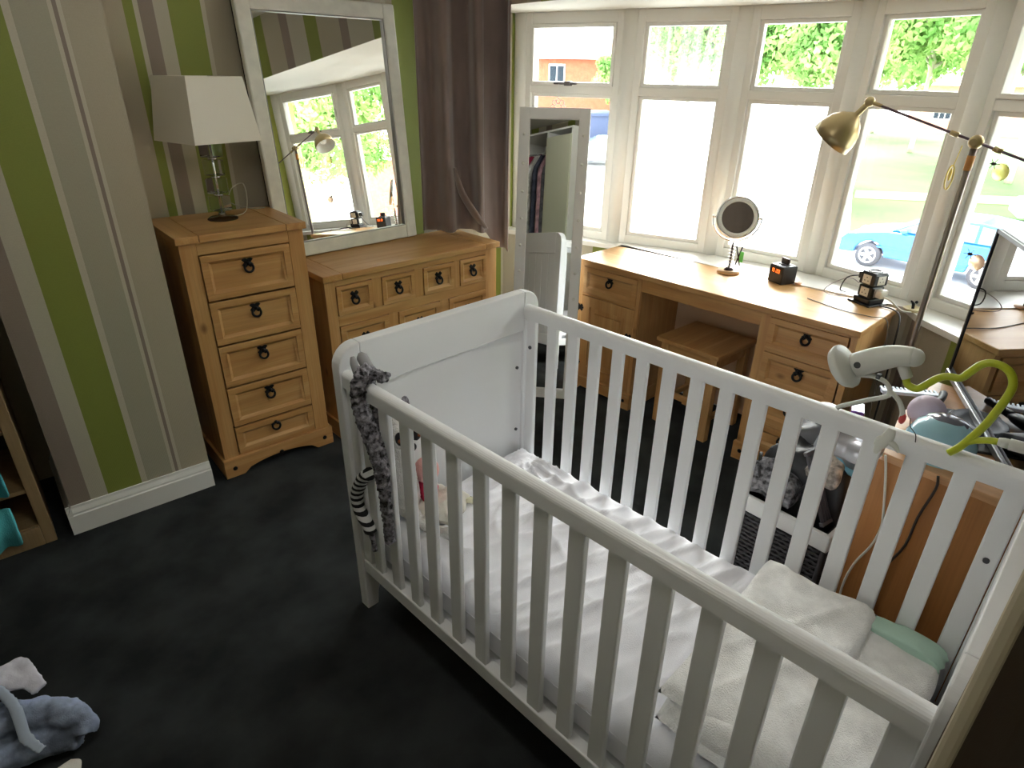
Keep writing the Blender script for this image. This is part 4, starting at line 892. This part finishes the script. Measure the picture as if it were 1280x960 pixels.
# ================================================================== OUTSIDE
GZ = -2.6
struct('ground', MB().box(3.9, 400, -250, 250, GZ-.2, GZ), plain('pale_asphalt', S(196, 196, 194), .9, var=.08, vscale=.6))
tag(obj('grass_bank', MB().prism([(20.6, 5.4), (66, 25), (75, -6), (44, -8), (22, -6)], 2, GZ, GZ+.06), plain('grass', S(62, 100, 34), .95, var=.25, vscale=.35)), 'green grass bank across the road behind the blue car', 'grass')['kind'] = 'stuff'
tag(obj('footpath', MB().prism([(27, 8.1), (29, 8.9), (44, -9), (42, -10)], 2, GZ+.061, GZ+.09), plain('paving', S(112, 124, 84), .9)), 'pale footpath crossing the grass bank', 'path')
def car(name, loc, rz, col, label):
    t = thing(name, label, 'car', loc, rz)   # local x = length, front at +x
    paint = plain(name+'_paint', col, .22, coat=.6); gl = plain(name+'_glass', S(120, 138, 150), .08, metal=.3)
    prof = [(-2.0, .30), (-1.95, .72), (-1.88, .92), (-1.2, .97), (.85, .96), (1.75, .80), (1.98, .62), (2.02, .32)]
    lower = [(-2.0, .30)]
    def arch(cx): return [(cx-.36, .30)]+[(cx+.36*math.cos(a), .30+.36*math.sin(a)) for a in [PI-PI*k/8 for k in range(1, 8)]]+[(cx+.36, .30)]
    pts = [(-2.0, .28)]+arch(-1.25)+arch(1.25)+[(2.0, .28), (2.02, .58), (1.85, .76), (.95, .94), (-1.85, .96), (-1.98, .72)]
    obj('body', MB().prism(pts, 1, -.82, .82, .03), paint, t)
    cab = [(-1.9, .93), (-1.55, 1.36), (-.9, 1.43), (.05, 1.42), (.95, .93)]
    mb = MB(); tmp = []
    mb.prism(cab, 1, -.70, .70, .04); obj('cabin', mb, paint, t)
    wn_ = MB()
    for s in (-1, 1):
        for q in ([(-1.62, .98), (-1.42, 1.31), (-.95, 1.36), (-.95, .98)], [(-.88, .98), (-.88, 1.37), (-.05, 1.36), (-.05, .98)], [(.02, .98), (.02, 1.35), (.12, 1.33), (.75, .98)]):
            wn_.prism(q, 1, min(s*.69, s*.708), max(s*.69, s*.708))
    obj('side_window', wn_, gl, t)
    obj('windscreen', MB().prism([(.18, 1.36), (.20, 1.38), (.98, .97), (.93, .95)], 1, -.62, .62), gl, t)
    for x in (-1.25, 1.25):
        for s in (-1, 1):
            y = s*.76
            w_ = obj('wheel', MB().lathe([(0, -.09), (.20, -.09), (.29, -.08), (.30, -.04), (.30, .04), (.29, .08), (.20, .09), (0, .09)], 28, M=Matrix.Translation((x, y, .30)) @ Matrix.Rotation(PI/2, 4, 'X')), plain('tyre', S(60, 60, 66), .8), t)
            hb = MB().torus((x, y+s*.085, .30), .19, .018, Matrix.Rotation(PI/2, 4, 'X'), n=24)
            for k in range(5):
                a = 2*PI*k/5; hb.box(-.0, .19, -.012, .012, -.035, .035, .004, M=Matrix.Translation((x, y+s*.085, .30)) @ Matrix.Rotation(a, 4, 'Y'))
            obj('hub', hb, plain('alloy', S(225, 228, 232), .3, .3), w_)
    obj('wing_mirror', MB().ball((.55, -.86, 1.0), .10, (1, .7, .6), 2).ball((.55, .86, 1.0), .10, (1, .7, .6), 2), paint, t)
    obj('headlamp', MB().box(1.80, 2.0, -.72, -.45, .58, .72, .02).box(1.80, 2.0, .45, .72, .58, .72, .02), plain('lamp_glass', S(225, 230, 235), .1), t)
    obj('door_strip', MB().box(-1.1, 1.1, -.833, -.815, .52, .57, .005).box(-1.1, 1.1, .815, .833, .52, .57, .005), paint, t)
car('blue_car', (18.2, 2.35, GZ), PI/2+.03, S(16, 92, 160), 'bright blue hatchback parked across the road by the grass')
car('white_car', (26.4, 21.2, GZ), -.75+PI, S(225, 228, 232), 'white car parked further off seen through the left pane')
car('silver_car', (27.5, 1.0, GZ+.06), PI/2+.4, S(215, 218, 222), 'silver white car parked beyond the blue car on the grass edge')

def house(name, loc, rz, Wh, Dh, Hh, wallc, label, wins_, roof=2.6):
    t = thing(name, label, 'house', loc, rz)
    br = plain(name+'_brick', wallc, .9, var=.12, vscale=4)
    obj('walls', MB().box(0, Wh, 0, Dh, 0, Hh), br, t)
    rf = MB(); o_ = .4
    A = [(-o_, -o_, Hh), (Wh+o_, -o_, Hh), (Wh+o_, Dh+o_, Hh), (-o_, Dh+o_, Hh)]; R1, R2 = (Dh/2, Dh/2, Hh+roof), (Wh-Dh/2, Dh/2, Hh+roof)
    rf.fill([A[0], A[1], R2, R1]); rf.fill([A[1], A[2], R2]); rf.fill([A[2], A[3], R1, R2]); rf.fill([A[3], A[0], R1]); rf.fill(A[::-1])
    obj('roof', rf, plain(name+'_roof', S(160, 134, 120), .9, var=.1, vscale=3), t)
    obj('gutter', MB().box(-o_, Wh+o_, -o_-.08, -o_+.02, Hh-.16, Hh+.02), plain('fascia_white', S(236, 236, 236), .5), t)
    for (x, z, w_, h_) in wins_:
        f = obj('window', MB().box(x, x+w_, -.06, .02, z, z+h_, .01), plain('window_white', S(240, 240, 240), .5), t)
        n_ = max(1, int(w_/.45))
        for k in range(n_): obj('pane', MB().box(x+.08+k*(w_-.08)/n_, x+(k+1)*(w_-.08)/n_, -.075, -.055, z+.12, z+h_-.12), plain('far_glass', S(46, 54, 62), .7, spec=.1), f)
    return t
hx, hy_ = 28.2, 33.5
house('brick_house', (27.6, 33.6, GZ), -.78, 9.6, 7, 5.3, S(164, 92, 66), 'orange brick house with pale hipped roof seen through the left pane', [(4.8, 3.75, 1.05, 1.1), (.6, 3.5, 1.2, 1.3), (5.6, .8, 1.2, 1.3), (1.2, .8, 1.8, 1.4), (4.2, .2, .9, 2.0)])
tag(obj('garage_block', MB().box(0, 4.4, 0, 3, 0, 2.3).box(-.1, 4.5, -.1, 3.1, 2.3, 2.45).box(.4, 2.6, -.03, 0, .05, 2.0), plain('blue_grey_render', S(62, 72, 98), .8), loc=(24.6, 24.2, GZ)), 'blue grey garage block behind the white car', 'garage').rotation_euler = (0, 0, -.6)
house('far_terrace', (72, 23, GZ), -1.35, 26, 8, 4.0, S(220, 150, 120), 'low orange brick terrace beyond the grass', [(2+k*4, .9, 1.5, 1.4) for k in range(6)], 1.6)
house('south_terrace', (38, -17, GZ), -1.9, 24, 8, 5.2, S(206, 130, 96), 'brick terrace to the right reflected in the wall mirror', [(2+k*4, 3.3, 1.4, 1.3) for k in range(5)]+[(2+k*4, .8, 1.4, 1.4) for k in range(5)], 2.4)

LEAF = bpy.data.materials.new('leaf'); LEAF.use_nodes = True
t_ = LEAF.node_tree; b_ = t_.nodes['Principled BSDF']; t_.nodes.remove(b_)
df = t_.nodes.new('ShaderNodeBsdfDiffuse'); tn = t_.nodes.new('ShaderNodeBsdfTranslucent'); mx = t_.nodes.new('ShaderNodeMixShader'); mx.inputs[0].default_value = .4
ob = t_.nodes.new('ShaderNodeTexCoord'); nn = t_.nodes.new('ShaderNodeTexNoise'); nn.inputs['Scale'].default_value = .8; rr = t_.nodes.new('ShaderNodeValToRGB')
rr.color_ramp.elements[0].position = .35; rr.color_ramp.elements[0].color = S(112, 154, 84); rr.color_ramp.elements[1].position = .65; rr.color_ramp.elements[1].color = S(172, 200, 124)
t_.links.new(ob.outputs['Object'], nn.inputs[0]); t_.links.new(nn.outputs[0], rr.inputs[0]); t_.links.new(rr.outputs[0], df.inputs[0]); t_.links.new(rr.outputs[0], tn.inputs[0])
t_.links.new(df.outputs[0], mx.inputs[1]); t_.links.new(tn.outputs[0], mx.inputs[2]); t_.links.new(mx.outputs[0], t_.nodes['Material Output'].inputs[0])
BARK = plain('bark', S(176, 166, 148), .95, bump=.5, bscale=8)
def tree(x, y, h, r, label, n=5200, seed=1, ls=.32):
    rnd = random.Random(seed); t = thing('tree', label, 'tree', (x, y, GZ+.06), group='trees across the road')
    tr = MB().tube([(0, 0, 0), (.1, .05, h*.25), (-.05, .1, h*.5), (0, 0, h*.8)], [.17, .14, .11, .05], 8)
    br = []
    for k in range(7):
        a = rnd.uniform(0, 2*PI); z0 = h*rnd.uniform(.35, .6); e = Vector((math.cos(a)*r*.7, math.sin(a)*r*.7, z0+h*.2)); tr.tube([(0, 0, z0), e*.5+Vector((0, 0, z0*.5)), e], [.12, .08, .03], 6); br.append(e)
    obj('trunk', tr, BARK, t)
    blobs = [(Vector((rnd.uniform(-1, 1)*r*.62, rnd.uniform(-1, 1)*r*.62, h*.56+rnd.random()*h*.36)), r*rnd.uniform(.26, .42)) for _ in range(26)]
    vs, fs = [], []
    for i in range(n):
        c, br_ = blobs[rnd.randrange(len(blobs))]
        d = Vector((rnd.gauss(0, 1), rnd.gauss(0, 1), rnd.gauss(0, 1))).normalized()*br_*rnd.uniform(.35, 1.0)
        p = c+d; q = Vector((rnd.gauss(0, 1), rnd.gauss(0, 1), rnd.gauss(0, 1))).normalized(); s = q.cross(d).normalized() if q.cross(d).length > 1e-3 else Vector((1, 0, 0)); q2 = s.cross(q)
        L = ls*rnd.uniform(.6, 1.3); k = len(vs)
        vs += [p+q*L, p+s*L*.45, p-q*L*.7, p-s*L*.45]; fs.append((k, k+1, k+2, k+3))
    me = bpy.data.meshes.new('foliage'); me.from_pydata([tuple(v) for v in vs], [], fs); me.materials.append(LEAF)
    o = bpy.data.objects.new('foliage', me); C.objects.link(o); o.parent = t; o['kind'] = 'stuff'
tree(34.5, 21.8, 8.6, 4.4, 'broad bright green tree filling the second upper pane', 20000, 3, .2)
tree(31.6, 13.6, 8.6, 4.0, 'slender trunked green tree filling the third upper pane', 20000, 8, .19)
tree(47.5, 13.6, 10.5, 5.0, 'large pale green tree filling the fourth upper pane', 16000, 11, .28)
tree(37.2, 5.6, 9.6, 4.0, 'leafy tree at the right of the fourth upper pane', 16000, 13, .22)
tree(30.3, 23.2, 5.4, 1.6, 'small yellow green tree in front of the brick house corner', 6000, 17, .16)
tree(15.5, -9.5, 8.4, 3.6, 'full green tree reflected in the middle of the wall mirror', 18000, 19, .16)
tree(21, -16.5, 9.5, 4.4, 'second tall green tree reflected in the wall mirror', 16000, 23, .2)
tree(13.5, -17.5, 8.5, 3.4, 'near green tree reflected at the wall mirror left', 14000, 29, .15)
tree(62, 22, 9, 5, 'distant pale tree beyond the grass bank', 5000, 31, .5)
tree(64, 2, 9, 5, 'distant tree behind the right panes', 5000, 37, .5)
